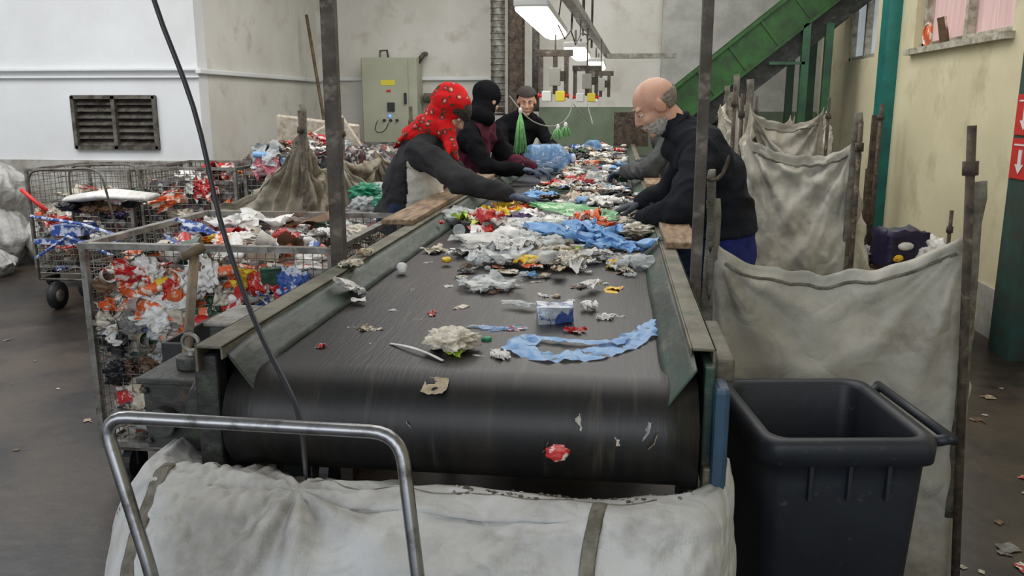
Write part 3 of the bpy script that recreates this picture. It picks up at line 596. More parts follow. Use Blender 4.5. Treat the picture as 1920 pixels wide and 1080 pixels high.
def capm():
    return B().lathe([(.019,0),(.02,.003),(.02,.014),(.017,.018),(.004,.0185)],24).mesh('cap')
KIND={}
def reg(k,cat,*ms): KIND[k]=(cat,ms)
reg('crumpled_paper','paper',sheet(.1,.08,18,.024,1,.4),sheet(.12,.07,18,.026,2,.4),crumple(.035,.6,3,3))
reg('torn_paper','paper',sheet(.1,.07,14,.010,21,.8),sheet(.13,.06,14,.012,22,.8),sheet(.09,.09,14,.012,23,.7))
reg('food_wrapper','wrapper',sheet(.13,.09,20,.028,4,.35),sheet(.11,.11,20,.032,5,.35),sheet(.15,.07,20,.024,6,.35))
reg('plastic_film','film',sheet(.2,.14,30,.034,7,.5),sheet(.22,.1,30,.034,8,.5),sheet(.16,.16,30,.038,9,.5))
reg('plastic_bag','plastic bag',crumple(.065,.4,11,5,.45,2.6),crumple(.075,.36,12,5,.55,3),crumple(.06,.45,13,5,.5,2.6))
reg('plastic_bottle','bottle',bottle(.2,.03,1),bottle(.17,.028,5))
reg('drink_carton','carton',carton(.1,.06,.05,1),carton(.12,.065,.04,4))
reg('drink_can','can',can())
reg('plastic_cup','cup',cup())
reg('bottle_cap','bottle cap',capm())
reg('cardboard_scrap','cardboard',carton(.09,.07,.008,7),sheet(.1,.09,8,.012,15,.1))
for k,(c,ms) in KIND.items():
    for m in ms: m.materials.append(T['white'])
def trash(kind,col,x,y,z,where,s=1,rot=None,i=None,tilt=(0,0),group=None,lab=None,fl=1):
    cat,ms=KIND[kind]; m=ms[random.randrange(len(ms)) if i is None else i]
    o=bpy.data.objects.new(kind,m); COL.objects.link(o); o.location=(x,y,z); o.rotation_euler=(tilt[0],tilt[1],random.uniform(0,6.28) if rot is None else rot)
    o.scale=(s,s,s*fl)
    o.material_slots[0].link='OBJECT'; o.material_slots[0].material=T[col]
    cn=col.replace('film blue','light blue')
    o['label']=lab or f"{cn} {kind.replace('_',' ')} {where}"; o['category']=cat; o['group']=group or 'rubbish on the sorting belt'
    return o
OB='lying on the black conveyor belt'
ZB=1.062
def at(px,Y): return (px-1160)/1640*Y
def tb(kind,col,x,y,s=1,z=ZB,**k): return trash(kind,col,x,y,z,OB,s,**k)
def scatter(kind,col,x,y,s,z=ZB):
    if 3.72<y<4.25 and -.44<x<.0: s=min(s,.22); z=ZB
    tb(kind,col,x,y,s,z=z)
tb('drink_carton','silver',-.145,2.08,.95,rot=.2,i=0,lab='crushed silver and blue drink carton on the belt',fl=.95)
tb('bottle_cap','teal green',-.29,1.885,.62,lab='small green bottle cap on the black belt')
tb('plastic_bag','off-white',-.355,1.8,.7,i=1,lab='crumpled greyish white plastic bag on the belt',fl=1.1)
tb('food_wrapper','lime green',-.34,1.76,.28); tb('crumpled_paper','white',-.235,1.75,.4,i=0); tb('crumpled_paper','white',-.25,1.77,.3)
tb('plastic_film','clear',-.37,2.45,.75,i=0); tb('plastic_film','white',-.355,2.42,.5,i=1,rot=.3)
tb('plastic_cup','white',-.67,2.6,.45,lab='small white and blue plastic tub on the belt'); tb('food_wrapper','red',-.09,1.98,.35); tb('food_wrapper','red',-.65,1.78,.2)
tb('crumpled_paper','white',-.02,2.12,.4); tb('cardboard_scrap','white',-.69,2.2,.4,z=1.075,i=1); tb('crumpled_paper','beige',-.16,2.35,.3,i=2); tb('cardboard_scrap','beige',-.35,1.6,.5,i=1,z=1.045,tilt=(.5,0))
put('plastic_strip',B().loft(rnd([(-.5,1.82,1.068),(-.45,1.78,1.075),(-.4,1.74,1.075),(-.355,1.7,1.07)],3),.004,.002,side=(0,1,0),n=8),T['white'],label='thin white plastic strip on the belt',cat='strip')
def strip(pts,w0,seed,zadd=0):
    pts=[V(p) for p in pts]
    def bf(u,v):
        k=u*(len(pts)-1); i=min(len(pts)-2,int(k)); q=k-i; p=pts[i].lerp(pts[i+1],q); d=(pts[min(len(pts)-1,i+2)]-pts[max(0,i-1)]).normalized(); nrm=V((-d.y,d.x,0))
        w=w0*(1+.5*noise.noise(V((u*4,v*1.5,seed)))+.25*noise.noise(V((u*15,v*3,seed))))*min(1,.35+u*6,.35+(1-u)*5)
        p=p+nrm*(v-.5)*2*w
        return V((p.x,p.y,ZB+zadd+.006+.012*abs(noise.noise(V((p.x*16,p.y*16,seed))))+.006*(.4-2*abs(noise.noise(V((p.x*30,p.y*30,seed)))))))
    return bf
b=B().grid(strip([(-.20,1.93,0),(-.205,1.82,0),(-.15,1.755,0),(-.05,1.78,0),(.03,1.88,0),(.07,1.98,0),(.105,2.1,0)],.037,3),90,16); b.grid(strip([(-.19,1.90,0),(-.1,1.87,0),(0,1.87,0),(.04,1.92,0)],.014,8,.004),50,8)
put('plastic_film',b,T['film blue'],label='long forked light blue plastic film on the belt',cat='film',group='rubbish on the sorting belt')
tb('plastic_film','clear blue',-.26,1.99,.45,i=1,rot=.1,fl=.3,lab='thin clear blue film on the belt')
tb('plastic_film','white',-.725,2.25,.45,z=1.085,i=1,tilt=(.2,.4),rot=1.2,lab='white plastic film caught on the belt rail'); tb('crumpled_paper','beige',-.79,2.6,.5,z=1.13,lab='dirty crumpled paper caught on the rail'); tb('plastic_film','off-white',-.78,2.42,.35,z=1.125,i=2,lab='dirty film rag hanging on the rail')
rows=[('lime green','food_wrapper',885,432,1.4),('yellow','food_wrapper',935,420,1.4),('red','food_wrapper',918,446,1.4),('purple','food_wrapper',965,430,1.0),('white','plastic_film',985,440,1.1),('white','crumpled_paper',950,470,1.6),
('orange','food_wrapper',1105,434,1.3),('red','food_wrapper',1085,440,.8),('teal green','plastic_bag',1152,432,.6),('clear','plastic_bag',1045,432,1.1),('film blue','plastic_film',1110,460,1.4),('film blue','plastic_film',1170,478,1.0),('beige','crumpled_paper',1040,492,1.2),('white','plastic_bag',1015,455,.8),('white','food_wrapper',985,490,1.0),
('clear','plastic_film',900,498,.9),('white','food_wrapper',965,455,1.2),('off-white','plastic_bag',1200,450,.9),('clear','plastic_film',1190,500,.8),('beige','crumpled_paper',1050,520,.6),('orange','food_wrapper',1000,518,.4),('white','torn_paper',865,475,.8),('black','plastic_cup',843,440,.6),('clear','plastic_cup',855,452,.7),
('white','food_wrapper',1120,490,.8),('lime green','food_wrapper',1080,490,.4),('white','crumpled_paper',1000,425,1.5),('clear','plastic_film',870,425,1.1),('red','crumpled_paper',820,440,.4),('white','crumpled_paper',1145,487,.6),('white','food_wrapper',940,492,.9),('off-white','food_wrapper',1035,470,1.2),('white','plastic_film',1030,440,1.1),('white','drink_carton',1090,472,.6),('film blue','plastic_film',1060,462,1.2),('film blue','plastic_bag',1130,462,.8),
('yellow','food_wrapper',905,418,1.2),('orange','food_wrapper',975,412,1.2),('clear','plastic_film',1005,480,1.1),('off-white','plastic_film',1060,500,.8),('white','plastic_film',940,478,1.1),('clear','plastic_film',1000,500,1.2),('orange','food_wrapper',1120,438,1.1),('white','food_wrapper',1070,425,.9),('red','food_wrapper',900,452,1.1),('white','plastic_film',925,462,1.0),('clear','plastic_film',1010,445,1.3),('clear','plastic_bag',980,470,1.0),('yellow','food_wrapper',950,408,1.1),('lime green','food_wrapper',870,428,1.0),('white','plastic_bag',950,485,.6),('white','food_wrapper',1080,505,.8),('white','plastic_film',880,480,.6),('white','plastic_bag',990,475,.7),('white','crumpled_paper',1045,455,1.3)]
def Yof(py):
    b=(540-py)/1600; return .53/((.2108-.9775*b)/(.984+.2092*b))
for c,k,px,py,s in rows:
    Y=Yof(py); tb(k,c,at(px,Y),Y,s*.92,z=ZB+(random.uniform(.02,.04) if c in('yellow','orange','red','lime green','purple') else random.uniform(0,.025)))
cols=['white']*7+['off-white']*3+['beige','brown','grey','light blue','clear','clear','clear','dark green','orange','red','blue','black']
kinds=['crumpled_paper']*2+['torn_paper']*2+['food_wrapper']*3+['plastic_film']*3+['plastic_bag','plastic_bottle','drink_carton','plastic_cup','cardboard_scrap']
k2=['crumpled_paper']*2+['torn_paper']*3+['food_wrapper']*3+['plastic_film']*2+['cardboard_scrap']*2
for i in range(140):
    Y=random.gauss(3.2,.4); x=random.gauss(-.25,.2); scatter(random.choice(k2),random.choice(cols[:17]+['film blue','off-white','orange','yellow','clear']),max(-.66,min(.05,x)),max(2.2,Y),random.uniform(.15,.55),ZB+random.uniform(0,.015))
for i in range(330):
    Y=4.5+5.8*random.random()**1.3
    if Y<5.4: x=random.uniform(-.25,.07) if random.random()<.8 else random.uniform(-.65,.1)
    elif Y<6.6: x=random.uniform(-.42,.07)
    else: x=random.uniform(-.66,.07)
    scatter(random.choice(kinds if Y>5.5 else k2),random.choice(cols),x,Y,random.uniform(.4,.95),ZB+random.uniform(0,.02 if Y<7 else .06))
for i in range(110):
    Y=random.uniform(3.5,4.9); scatter(random.choice(k2),random.choice(cols[:18]+['dark green']),random.uniform(-.3,.07) if Y>4.1 else random.uniform(-.5,.08),Y,random.uniform(.2,.65))
for i in range(110):
    Y=random.uniform(1.72,3.0); tb(random.choice(['torn_paper','cardboard_scrap','plastic_film']),random.choice(['white','white','off-white','red','beige','brown','clear']),random.uniform(-.66,.05),Y,random.uniform(.05,.2))
b=B()
for k in range(9):
    c=V((-.42+.12*random.random(),5.2+.5*random.random(),ZB+.01)); rr_=random.uniform(.08,.16); b.tube([(c.x+rr_*math.cos(a),c.y+rr_*1.6*math.sin(a),c.z+.02*random.random()) for a in [q*.35+k for q in range(13)]],.004,n=5)
put('packing_strap',b,T['dark green'],label='tangle of dark green packing straps on the belt',cat='strap')
tb('plastic_bottle','light blue',-.11,4.55,1.0,rot=.1,lab='crushed blue plastic bottle on the belt'); tb('plastic_film','film blue',-.42,4.8,.9,lab='light blue plastic film on the belt')
b=B()
for i in range(2300):
    Y=1.67+3.2*random.random()**1.3; x=random.uniform(-.7,.09) if random.random()<.6 else random.choice([-.67,.065])+random.gauss(0,.025); s=random.uniform(.0008,.0034)
    b.ell((min(.09,max(-.7,x)),Y,ZB+s*.5),(s,s*random.uniform(.5,1),s*.6),sub=1)
for i in range(320):
    a=random.uniform(0,1.6); x=random.uniform(-.7,.14) if random.random()<.5 else random.gauss(.02,.05); s=random.uniform(.0008,.003)
    b.ell((min(.15,x),y0-(r+.001)*math.sin(a),zt-r+(r+.001)*math.cos(a)),(s,s,s),sub=1)
put('crumb_debris',b,T['off-white'],label='scattered pale crumbs and grit on the belt',cat='debris',kind='stuff')
for (x,z,s,c) in ((-.06,1.02,.3,'white'),(.02,.99,.25,'off-white'),(.09,.99,.4,'off-white'),(.07,1.01,.4,'clear'),(-.12,.97,.3,'beige'),(-.4,1.0,.2,'white')):
    trash('cardboard_scrap',c,x,1.555,z-.02,'sliding over the belt end',s,tilt=(1.2,0),i=1)
trash('crumpled_paper','red',-.094,1.45,.965,'falling from the belt end into the bag',.6,i=2,lab='red and white crumpled paper falling into the bag')
def jug(x,y,rot,lab,s=1.15):
    e=empty('water_jug',(x,y,ZB),lab,'bottle','large blue water jugs on the belt')
    Xj=Matrix.Translation((x,y,ZB+.1*s))@Matrix.Rotation(rot,4,'Z')@Matrix.Rotation(pi/2,4,'Y')@Matrix.Scale(s,4)
    put('jug_body',B().lathe([(.03,.02),(.05,0),(.09,.006),(.098,.03),(.098,.07),(.088,.078),(.088,.084),(.098,.092),(.098,.14),(.088,.148),(.088,.154),(.098,.162),(.096,.21),(.07,.25),(.034,.275),(.03,.30)],32,Xj),T['clear blue'],parent=e)
    put('cap',B().lathe([(.034,.295),(.034,.32),(.03,.325)],20,Xj),T['blue'],parent=e)
jug(-.68,6.6,.5,'large transparent blue water jug lying on the belt',1.2); jug(-.3,9.3,1.2,'pale blue plastic water jug lying on the far belt',.8)
def fill(x0,x1,y0,y1,z0,z1,n,grp,where,front=True,cols=None,smin=.9,smax=1.5,hm='heap',kk=None,low=None,fs=.75):
    cols=cols or ['white']*6+['off-white']*3+['red']*4+['orange']*3+['blue','clear','dark green','grey','teal green','brown','yellow']
    kk=kk or kinds
    m=.04
    b=B(); bmesh.ops.create_cube(b.b,size=1); bmesh.ops.subdivide_edges(b.b,edges=b.b.edges[:],cuts=30,use_grid_fill=True)
    for v in b.b.verts:
        p=V((x0+m+(x1-x0-2*m)*(v.co.x+.5),y0+m+(y1-y0-2*m)*(v.co.y+.5),z0+.02+(z1-z0-.04)*(v.co.z+.5)))
        p+=V((noise.noise(p*13),noise.noise(p*13+V((5,0,0))),noise.noise(p*13+V((0,5,0)))))*.04; v.co=p
    put('rubbish_heap',b,M[hm],label='dense mixed packaging waste filling the mesh container',cat='rubbish',kind='stuff')
    for i in range(n):
        k=random.random(); c=random.choice(cols); s=random.uniform(smin,smax)*.85
        if front and k<.55:
            x=random.uniform(x0+.07,x1-.07); y=y0+.03; z=random.uniform(z0+.05,z1-.02); tl=(random.uniform(1.3,1.8),random.uniform(-.2,.2)); s*=fs
            if low and z<.68: c=random.choice(low)
        elif k<.65: x=x0+.04; y=random.uniform(y0+.08,y1-.08); z=random.uniform(z0,z1-.08); tl=(0,random.uniform(1.1,1.9)); s*=.7
        else: x=random.uniform(x0+.1,x1-.1); y=random.uniform(y0+.1,y1-.1); z=z1-.05+random.uniform(0,.07); tl=(random.uniform(-.4,.4),random.uniform(-.4,.4))
        trash(random.choice(kk),c,x,y,z,where,s,rot=random.uniform(-.6,.6) if k<.65 else None,tilt=tl,group=grp,fl=1.0)
fill(-2.14,-1.1,3.18,4.25,.22,.97,300,'packaging in the near mesh container','heaped in the wire mesh container',smin=.8,smax=1.3,low=['grey','grey','off-white','brown','black','dark green','clear','red','beige','white'],kk=['crumpled_paper','food_wrapper','food_wrapper','food_wrapper','plastic_film','drink_carton','plastic_cup','plastic_bag','plastic_bottle'],fs=.95)
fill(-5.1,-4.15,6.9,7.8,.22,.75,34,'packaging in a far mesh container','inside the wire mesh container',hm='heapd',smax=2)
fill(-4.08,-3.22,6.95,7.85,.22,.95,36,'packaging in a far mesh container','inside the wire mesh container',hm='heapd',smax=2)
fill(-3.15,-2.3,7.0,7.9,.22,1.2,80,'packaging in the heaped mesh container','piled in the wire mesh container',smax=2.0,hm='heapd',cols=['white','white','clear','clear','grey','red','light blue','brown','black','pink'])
trash('cardboard_scrap','brown',-1.5,4.0,1.02,'on top of the mesh container',2.8,i=1,group='packaging in the near mesh container',lab='brown cardboard sheet on top of the mesh container')
trash('plastic_film','white',-1.75,3.9,1.0,'on top of the mesh container',1.6,i=0,group='packaging in the near mesh container')
# tool, stand
tl=empty('shovel',(-1.1,2.0,0),'worn wooden T-handled shovel standing beside the container','shovel')
put('shaft',B().loft([(-1.205,2.3,1.17),(-1.165,2.05,.66),(-1.12,1.85,.12)],.014,n=12),M['woodh'],parent=tl)
put('grip',B().loft([(-1.235,2.29,1.168),(-1.222,2.295,1.176),(-1.2,2.3,1.187),(-1.178,2.31,1.198)],[.012,.016,.016,.013],n=12),M['woodh'],parent=tl)
put('blade',B().box(-1.2,-1.04,1.8,1.83,0,.22),M['steel'],parent=tl,smooth=False,bev=.005)
sb=empty('equipment_stand',(-1.08,2.4,0),'grimy stand with grey lidded box beside the conveyor','stand')
put('lidded_box',B().box(-1.13,-.95,2.2,2.4,.88,.99),M['motor'],parent=sb,smooth=False,bev=.01); put('lid',B().box(-1.14,-.94,2.19,2.41,.99,1.003),M['galv'],parent=sb,smooth=False,bev=.004)
b=B(); b.box(-1.27,-1.13,2.2,2.55,.86,.88); b.box(-1.27,-1.26,2.2,2.55,.88,.94); b.box(-1.27,-1.13,2.19,2.2,.88,.94); put('tray',b,M['black'],parent=sb,smooth=False,bev=.004)
for x in (-1.25,-.97):
    for y in (2.22,2.5): put('stand_leg',B().box(x-.012,x+.012,y-.012,y+.012,0,.87),M['grime'],parent=sb,smooth=False)
# hand truck
bc=empty('hand_truck',(-4.1,6.35,0),'small wire hand truck with red handle and blue parts','hand truck')
b=B()
for y in (6.1,6.6):
    b.tube(rnd([(-4.5,y,.25),(-4.5,y,1.1),(-3.9,y,1.12),(-3.8,y,.6),(-3.75,y,.25)],4,.1),.009,n=8)
b.tube([(-4.5,6.1,.25),(-4.5,6.6,.25),(-3.75,6.6,.25),(-3.75,6.1,.25)],.01,closed=True)
put('frame',b,M['steel'],parent=bc)
b=B(); wires(b,(-4.5,6.1,.3),(1,0,0),(0,0,1),.72,.25,.05,.003); wires(b,(-4.5,6.1,.3),(0,1,0),(0,0,1),.5,.25,.05,.003); put('wire_basket',b,M['wire'],parent=bc,smooth=False)
b=B(); b.box(-4.5,-3.8,6.08,6.1,.53,.57); b.tube([(-4.5,6.08,.42),(-4.2,6.07,.6),(-3.85,6.08,.45)],.013); b.tube([(-4.5,6.08,.75),(-4.1,6.07,.7),(-3.82,6.08,.62)],.013); b.box(-4.35,-4.1,6.08,6.3,.6,.68); put('blue_rail',b,T['blue'],parent=bc,smooth=False)
put('red_handle',B().tube([(-4.53,6.05,.96),(-4.42,6.05,.86),(-4.34,6.05,.8)],.016),M['redp'],parent=bc)
for x in (-4.4,-3.85):
    for y in (6.15,6.55):
        put('wheel',B().cyl((x-.02,y,.11),(x+.02,y,.11),.11,n=20),M['black'],parent=bc); put('wheel_hub',B().cyl((x-.024,y,.11),(x+.024,y,.11),.05,n=16),M['galv'],parent=bc)
put('foam_slab',B().loft([(-4.3,6.35,.86),(-4.0,6.35,.9),(-3.65,6.35,.88)],[.16,.2,.14],[.035,.04,.03],side=(0,1,0),n=16),T['white'],label='white foam slab resting on the wire hand truck',cat='foam')
for i in range(24): trash(random.choice(kinds),random.choice(['grey','blue','grey','brown','red','pink','black','brown']),random.uniform(-4.4,-3.85),random.uniform(6.15,6.5),random.uniform(.28,.5),'inside the small wire hand truck',1.0,group='waste in the wire hand truck')
for i in range(14): trash('plastic_bag',random.choice(['grey','black','pink','brown','navy']),random.uniform(-4.35,-3.85),random.uniform(6.2,6.5),random.uniform(.7,.8),'under the foam slab on the hand truck',1.0,group='waste in the wire hand truck')
# sacks
for i,(x,y,z,s,h,lab) in enumerate(((-6.25,7.8,0,.34,.66,'slumped full grey woven sack on the floor'),(-5.8,8.1,0,.22,.55,'slumped grey woven sack against the wall'),(-6.85,8.05,.0,.32,.7,'slumped full grey woven sack against the wall'),(-6.22,7.9,.56,.28,.5,'slumped grey woven sack stacked on other sacks'),(-5.9,7.35,0,.2,.22,'small crumpled grey sack on the floor'))):
    def sf(u,v,x=x,y=y,z=z,s=s,h=h,i=i):
        a=u*2*pi; t=v; R=s*(math.sin(pi*min(1,max(0.02,.12+.88*t)))**.5)*(1.15-.2*t)
        cx,sy=math.cos(a),math.sin(a)
        n=.14*noise.noise(V((cx*1.8,sy*1.8,t*2+i*5)))+.16*(.4-2*abs(noise.noise(V((cx*2+t*1.5,sy*2,t*1.6+i)))))+.07*(.4-2*abs(noise.noise(V((cx*6,sy*6-t*3,t*2+i)))))
        R*=1+n; return V((x+R*cx,y+R*sy,z+h*(t**.85)+.06*noise.noise(V((a,t*4,i)))*t))
    put('full_sack',B().grid(sf,96,50,closeu=True),M['sack'],label=lab,cat='sack',group='grey sacks by the wall')
put('foam_board',B().box(-.45,.45,-.03,.03,0,.3,Matrix.Translation((-3.2,9.0,1.15))@Matrix.Rotation(.12,4,'Y')@Matrix.Rotation(.3,4,'X')),T['off-white'],smooth=False,bev=.01,label='off-white foam board lying behind the containers',cat='board')
put('foam_board',B().box(-.3,.3,-.03,.03,0,.35,Matrix.Translation((-2.9,8.7,1.05))@Matrix.Rotation(-.5,4,'Y')@Matrix.Rotation(.3,4,'X')),T['off-white'],smooth=False,bev=.01,label='tilted off-white foam board behind the containers',cat='board')
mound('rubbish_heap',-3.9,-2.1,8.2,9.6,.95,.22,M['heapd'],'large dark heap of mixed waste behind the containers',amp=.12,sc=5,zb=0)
for i in range(10): trash('plastic_bag','teal green' if i<4 else 'clear',-1.5+random.uniform(-.12,.12),5.25+random.uniform(-.1,.1),.92+random.uniform(0,.1),'hanging at the bag edge',1.3,group='green bags beside the woven bag',fl=1.4)
mound('rubbish_heap',-1.9,-1.2,4.7,5.6,.9,.05,M['heapd'],'mixed film waste inside the left woven bag',zb=0)
cr=empty('wooden_crate',(1.95,6,0),'grey wooden crate standing against the cream wall','crate')
b=B()
for k in range(5): b.box(1.62,2.3,5.7,5.72,.02+k*.1,.1+k*.1); b.box(1.62,2.3,6.3,6.32,.02+k*.1,.1+k*.1)
b.box(1.6,1.64,5.7,6.3,0,.5); b.box(2.28,2.32,5.7,6.3,0,.5); b.box(1.62,2.3,5.7,6.3,.44,.5)
put('slats',b,M['wood'],parent=cr,smooth=False)
pk=empty('detergent_pack',(1.93,5.9,.5),'dark navy plastic packaging bag with yellow patch','package')
mm=carton(.3,.2,.25,3); mm.polygons.foreach_set('use_smooth',[True]*len(mm.polygons)); mm.transform(Matrix.Translation((1.9,5.95,.5))@Matrix.Rotation(.3,4,'Z')); put('pack_body',mm,T['navy'],parent=pk)
put('label_patch',B().ell((1.84,5.84,.6),(.06,.02,.03)),T['yellow'],parent=pk); put('label_patch',B().ell((1.9,5.85,.68),(.06,.02,.03)),T['white'],parent=pk)
tb('plastic_bag','white',2.12,5.95,1.8,z=.5,lab='white plastic bag beside the navy pack',group='packages on the crate',fl=2.0); tb('plastic_bag','grey',1.72,6.1,1.3,z=.5,lab='grey plastic bag beside the navy pack',group='packages on the crate',fl=1.6)
pole((2.08,5.6,0),(2.08,5.6,.95),.012,'thin steel pole beside the crate'); pole((2.35,8.2,0),(2.38,8.3,1.6),.02,'rusty steel pole leaning near the teal column')
b=B(); b.box(2.34,2.43,8.4,8.5,0,1.0); b.box(2.35,2.41,8.42,8.48,1,1.5); put('rusty_pillar',b,M['rust'],smooth=False,label='rusty steel stub pillar by the teal column',cat='pillar')
for i in range(60):
    x=random.uniform(1.15,2.4); y=random.uniform(2.3,5.2); trash(random.choice(['torn_paper','cardboard_scrap']),random.choice(['brown','brown','beige','red','grey','grey','off-white']),x,y,.002,'lying on the dirty concrete floor',random.uniform(.15,.7),group='scraps on the floor',fl=.5)
for i in range(34):
    x=random.uniform(-4.5,-2.3); y=random.uniform(2.6,6.0); trash(random.choice(['torn_paper','cardboard_scrap']),random.choice(['white','brown','beige','grey']),x,y,.002,'lying on the dirty concrete floor',random.uniform(.1,.4),group='scraps on the floor',fl=.6)
# ------------------------------------------------------------ people
def remesh(b,vox,sm=4,wr=0,wf=9):
    me=b.mesh('t'); o=bpy.data.objects.new('t',me); COL.objects.link(o)
    k=o.modifiers.new('r','REMESH'); k.mode='VOXEL'; k.voxel_size=vox
    if sm:
        k=o.modifiers.new('s','SMOOTH'); k.factor=.5; k.iterations=sm
    dg=bpy.context.evaluated_depsgraph_get(); dg.update(); m2=bpy.data.meshes.new_from_object(o.evaluated_get(dg)); bpy.data.objects.remove(o)
    if wr:
        ns=[v.normal.copy() for v in m2.vertices]
        for v,n in zip(m2.vertices,ns):
            c=v.co; q=V((c.x*wf,c.y*wf,c.z*wf*1.3)); w=V((noise.noise(q*.5),noise.noise(q*.5+V((7,0,0))),0))*1.1
            v.co=c+n*wr*(.8*(.35-abs(noise.noise(q*.9+w))*2)+1.0*noise.noise(q*.45)+.18*(.3-abs(noise.noise(q*1.9+w))*1.5))
    m2.polygons.foreach_set('use_smooth',[True]*len(m2.polygons)); return m2
def hand(b,w,d,n,side,curl=.35,x=0,sc=1,spread=.08):
    w=V(w);d=V(d).normalized();n=V(n);n=(n-d*n.dot(d)).normalized(); s=d.cross(n)*side
    b.loft([w-d*.02,w,w+d*.03*sc,w+d*.07*sc,w+d*.09*sc],[.024+x,.026+x,.036*sc+x,.041*sc+x,.036*sc+x],[.019+x,.018+x,.016*sc+x,.015*sc+x,.012*sc+x],side=s,n=14)
    ax=d.cross(n)
    for off,L in ((.031,(.038,.024,.02)),(.0105,(.043,.028,.021)),(-.0105,(.04,.026,.02)),(-.031,(.03,.02,.018))):
        p=w+d*(.082 if abs(off)<.02 else .076)*sc+s*off*sc; dd=(d+s*off*spread*60).normalized(); rads=[.0095,.0088,.008,.007]
        for i,l in enumerate(L):
            dd=Matrix.Rotation(curl*(.6+.5*i),3,ax)@dd
            q=p+dd*l*sc; b.caps(p,q,rads[i]*sc+x,rads[i+1]*sc+x,n=10); p=q
    p=w+d*.022*sc+s*.026*sc; dd=(d*.6+s*.75+n*.25).normalized()
    for i,l in enumerate((.035,.03,.024)):
        q=p+dd*l*sc; b.caps(p,q,[.013,.011,.0095][i]*sc+x,[.011,.0095,.0085][i]*sc+x,n=10); p=q; dd=(dd+d*.45+n*.15).normalized()
def person(lab,head,fwd,spine,S_,arms,legs,hands,outfit):
    fwd=V(fwd).normalized(); up=V((0,0,1)); up=(up-fwd*up.dot(fwd)).normalized(); rt=fwd.cross(up)
    HM=Matrix((rt,fwd,up)).transposed(); head=V(head)
    H=lambda p:head+HM@V(p)
    S_=V(S_).normalized(); toe=V(outfit.get('toe',(fwd.x,fwd.y,0))).normalized()
    b=B()
    def he(c,r,sub=3): b.ell(H(c),r,HM,sub)
    he((0,-.012,.033),(.075,.094,.083)); he((0,.028,-.03),(.06,.062,.078)); he((0,.066,-.09),(.026,.02,.02)); he((0,.03,-.075),(.046,.05,.03))
    b.caps(H((0,.084,.02)),H((0,.105,-.02)),.008,.0115); he((.011,.094,-.025),(.008,.009,.007)); he((-.011,.094,-.025),(.008,.009,.007))
    he((.03,.079,.032),(.026,.012,.009)); he((-.03,.079,.032),(.026,.012,.009)); he((.038,.058,-.022),(.022,.026,.024)); he((-.038,.058,-.022),(.022,.026,.024))
    he((0,.089,-.052),(.022,.008,.005)); he((0,.087,-.062),(.019,.008,.006))
    for s in (-1,1): he((s*.08,-.008,-.002),(.007,.018,.031)); he((s*.074,.004,-.006),(.012,.014,.02))
    nb=V(spine[-1][0]); b.caps(H((0,-.025,-.06)),nb,.054,.058)
    b.loft([p for p,a,c in spine],[a*.88 for p,a,c in spine],[c*.88 for p,a,c in spine],side=S_,n=20)
    for sh,el,wr in arms: b.caps(nb+V((0,0,-.03)),sh,.045,.05); b.caps(sh,el,.05,.038); b.caps(el,wr,.04,.027)
    for hp,kn,an in legs:
        b.caps(hp,kn,.085,.056); b.caps(kn,an,.055,.038); b.caps(V(an)+V((0,0,-.03)),V(an)+toe*.16+V((0,0,-.045)),.038,.03)
    for (d,n,side,curl),(sh,el,wr) in zip(hands,arms): hand(b,wr,d,n,side,curl,-.001)
    me=remesh(b,.005,3)
    an=(V(legs[0][2])+V(legs[1][2]))/2
    body=put('person',me,M[outfit.get('skin','skin')],label=lab,cat='person',base=(an.x,an.y,0))
    for s in (-1,1):
        put('eye',B().ell(H((s*.031,.074,.012)),.0115),M['eyew'],parent=body); put('pupil',B().ell(H((s*.031,.082,.009)),(.006,.005,.005)),M['iris'],parent=body)
        put('eyelid',B().ell(H((s*.031,.0745,.0165)),(.0128,.0125,.0105),HM),M[outfit.get('skin','skin')],parent=body)
        put('eyebrow',B().loft([H((s*.014,.09,.034)),H((s*.031,.09,.04)),H((s*.05,.077,.034))],[.003,.004,.003],n=6),M[outfit.get('brow','darkhair')],parent=body)
    put('mouth',B().loft([H((-.02,.089,-.058)),H((0,.096,-.057)),H((.02,.089,-.058))],[.001,.0025,.001],n=6),M['lip'],parent=body)
    x=outfit.get('thick',.02); b=B(); hz=outfit.get('hemz',.93)
    sp=[(V((p.x,p.y,max(p.z,hz))),a,c) for p,a,c in spine]; sp=[s_ for i,s_ in enumerate(sp) if i==len(sp)-1 or sp[i+1][0].z>s_[0].z+.004]
    b.loft([p for p,a,c in sp],[a+x*.7+(.014 if i==0 else 0) for i,(p,a,c) in enumerate(sp)],[c+x*.7+(.014 if i==0 else 0) for i,(p,a,c) in enumerate(sp)],side=S_,n=28)
    hd=(H((0,-.02,-.06))-nb); b.caps(nb,nb+hd*.35,.074,.068)
    for sh,el,wr in arms:
        sh=V(sh);el=V(el);wr=V(wr)
        b.caps(nb,sh,.068,.06+x*.5); b.caps(nb+V((0,0,-.08)),sh+V((0,0,-.03)),.078,.062+x*.5); b.caps(sh,el,.052+x*.9,.045+x*.8); b.caps(el,wr,.047+x*.8,.034+x*.7); b.ell(el+V((0,0,-.014)),(.06,.06,.06)); b.caps(sh+V((0,0,-.05)),V(spine[4][0]),.06,.1)
        dl=(wr-el).normalized()
        for k in range(2): b.ell(wr-dl*(.025+.035*k),(.043+.005*(k%2)+x*.3,)*3)
    jk=remesh(b,.0085,5,outfit.get('wr',.015),8)
    jo=put('jacket',jk,M[outfit['jacket']],parent=body)
    ring=[]; dn=hd.normalized(); a1=dn.orthogonal().normalized(); a2=dn.cross(a1)
    for k in range(16):
        a=k*pi/8; ring.append(nb+hd*.38+(a1*math.cos(a)+a2*math.sin(a))*.065)
    put('collar',B().loft(ring,.013,n=10,closed=True),M[outfit['jacket']],parent=body)
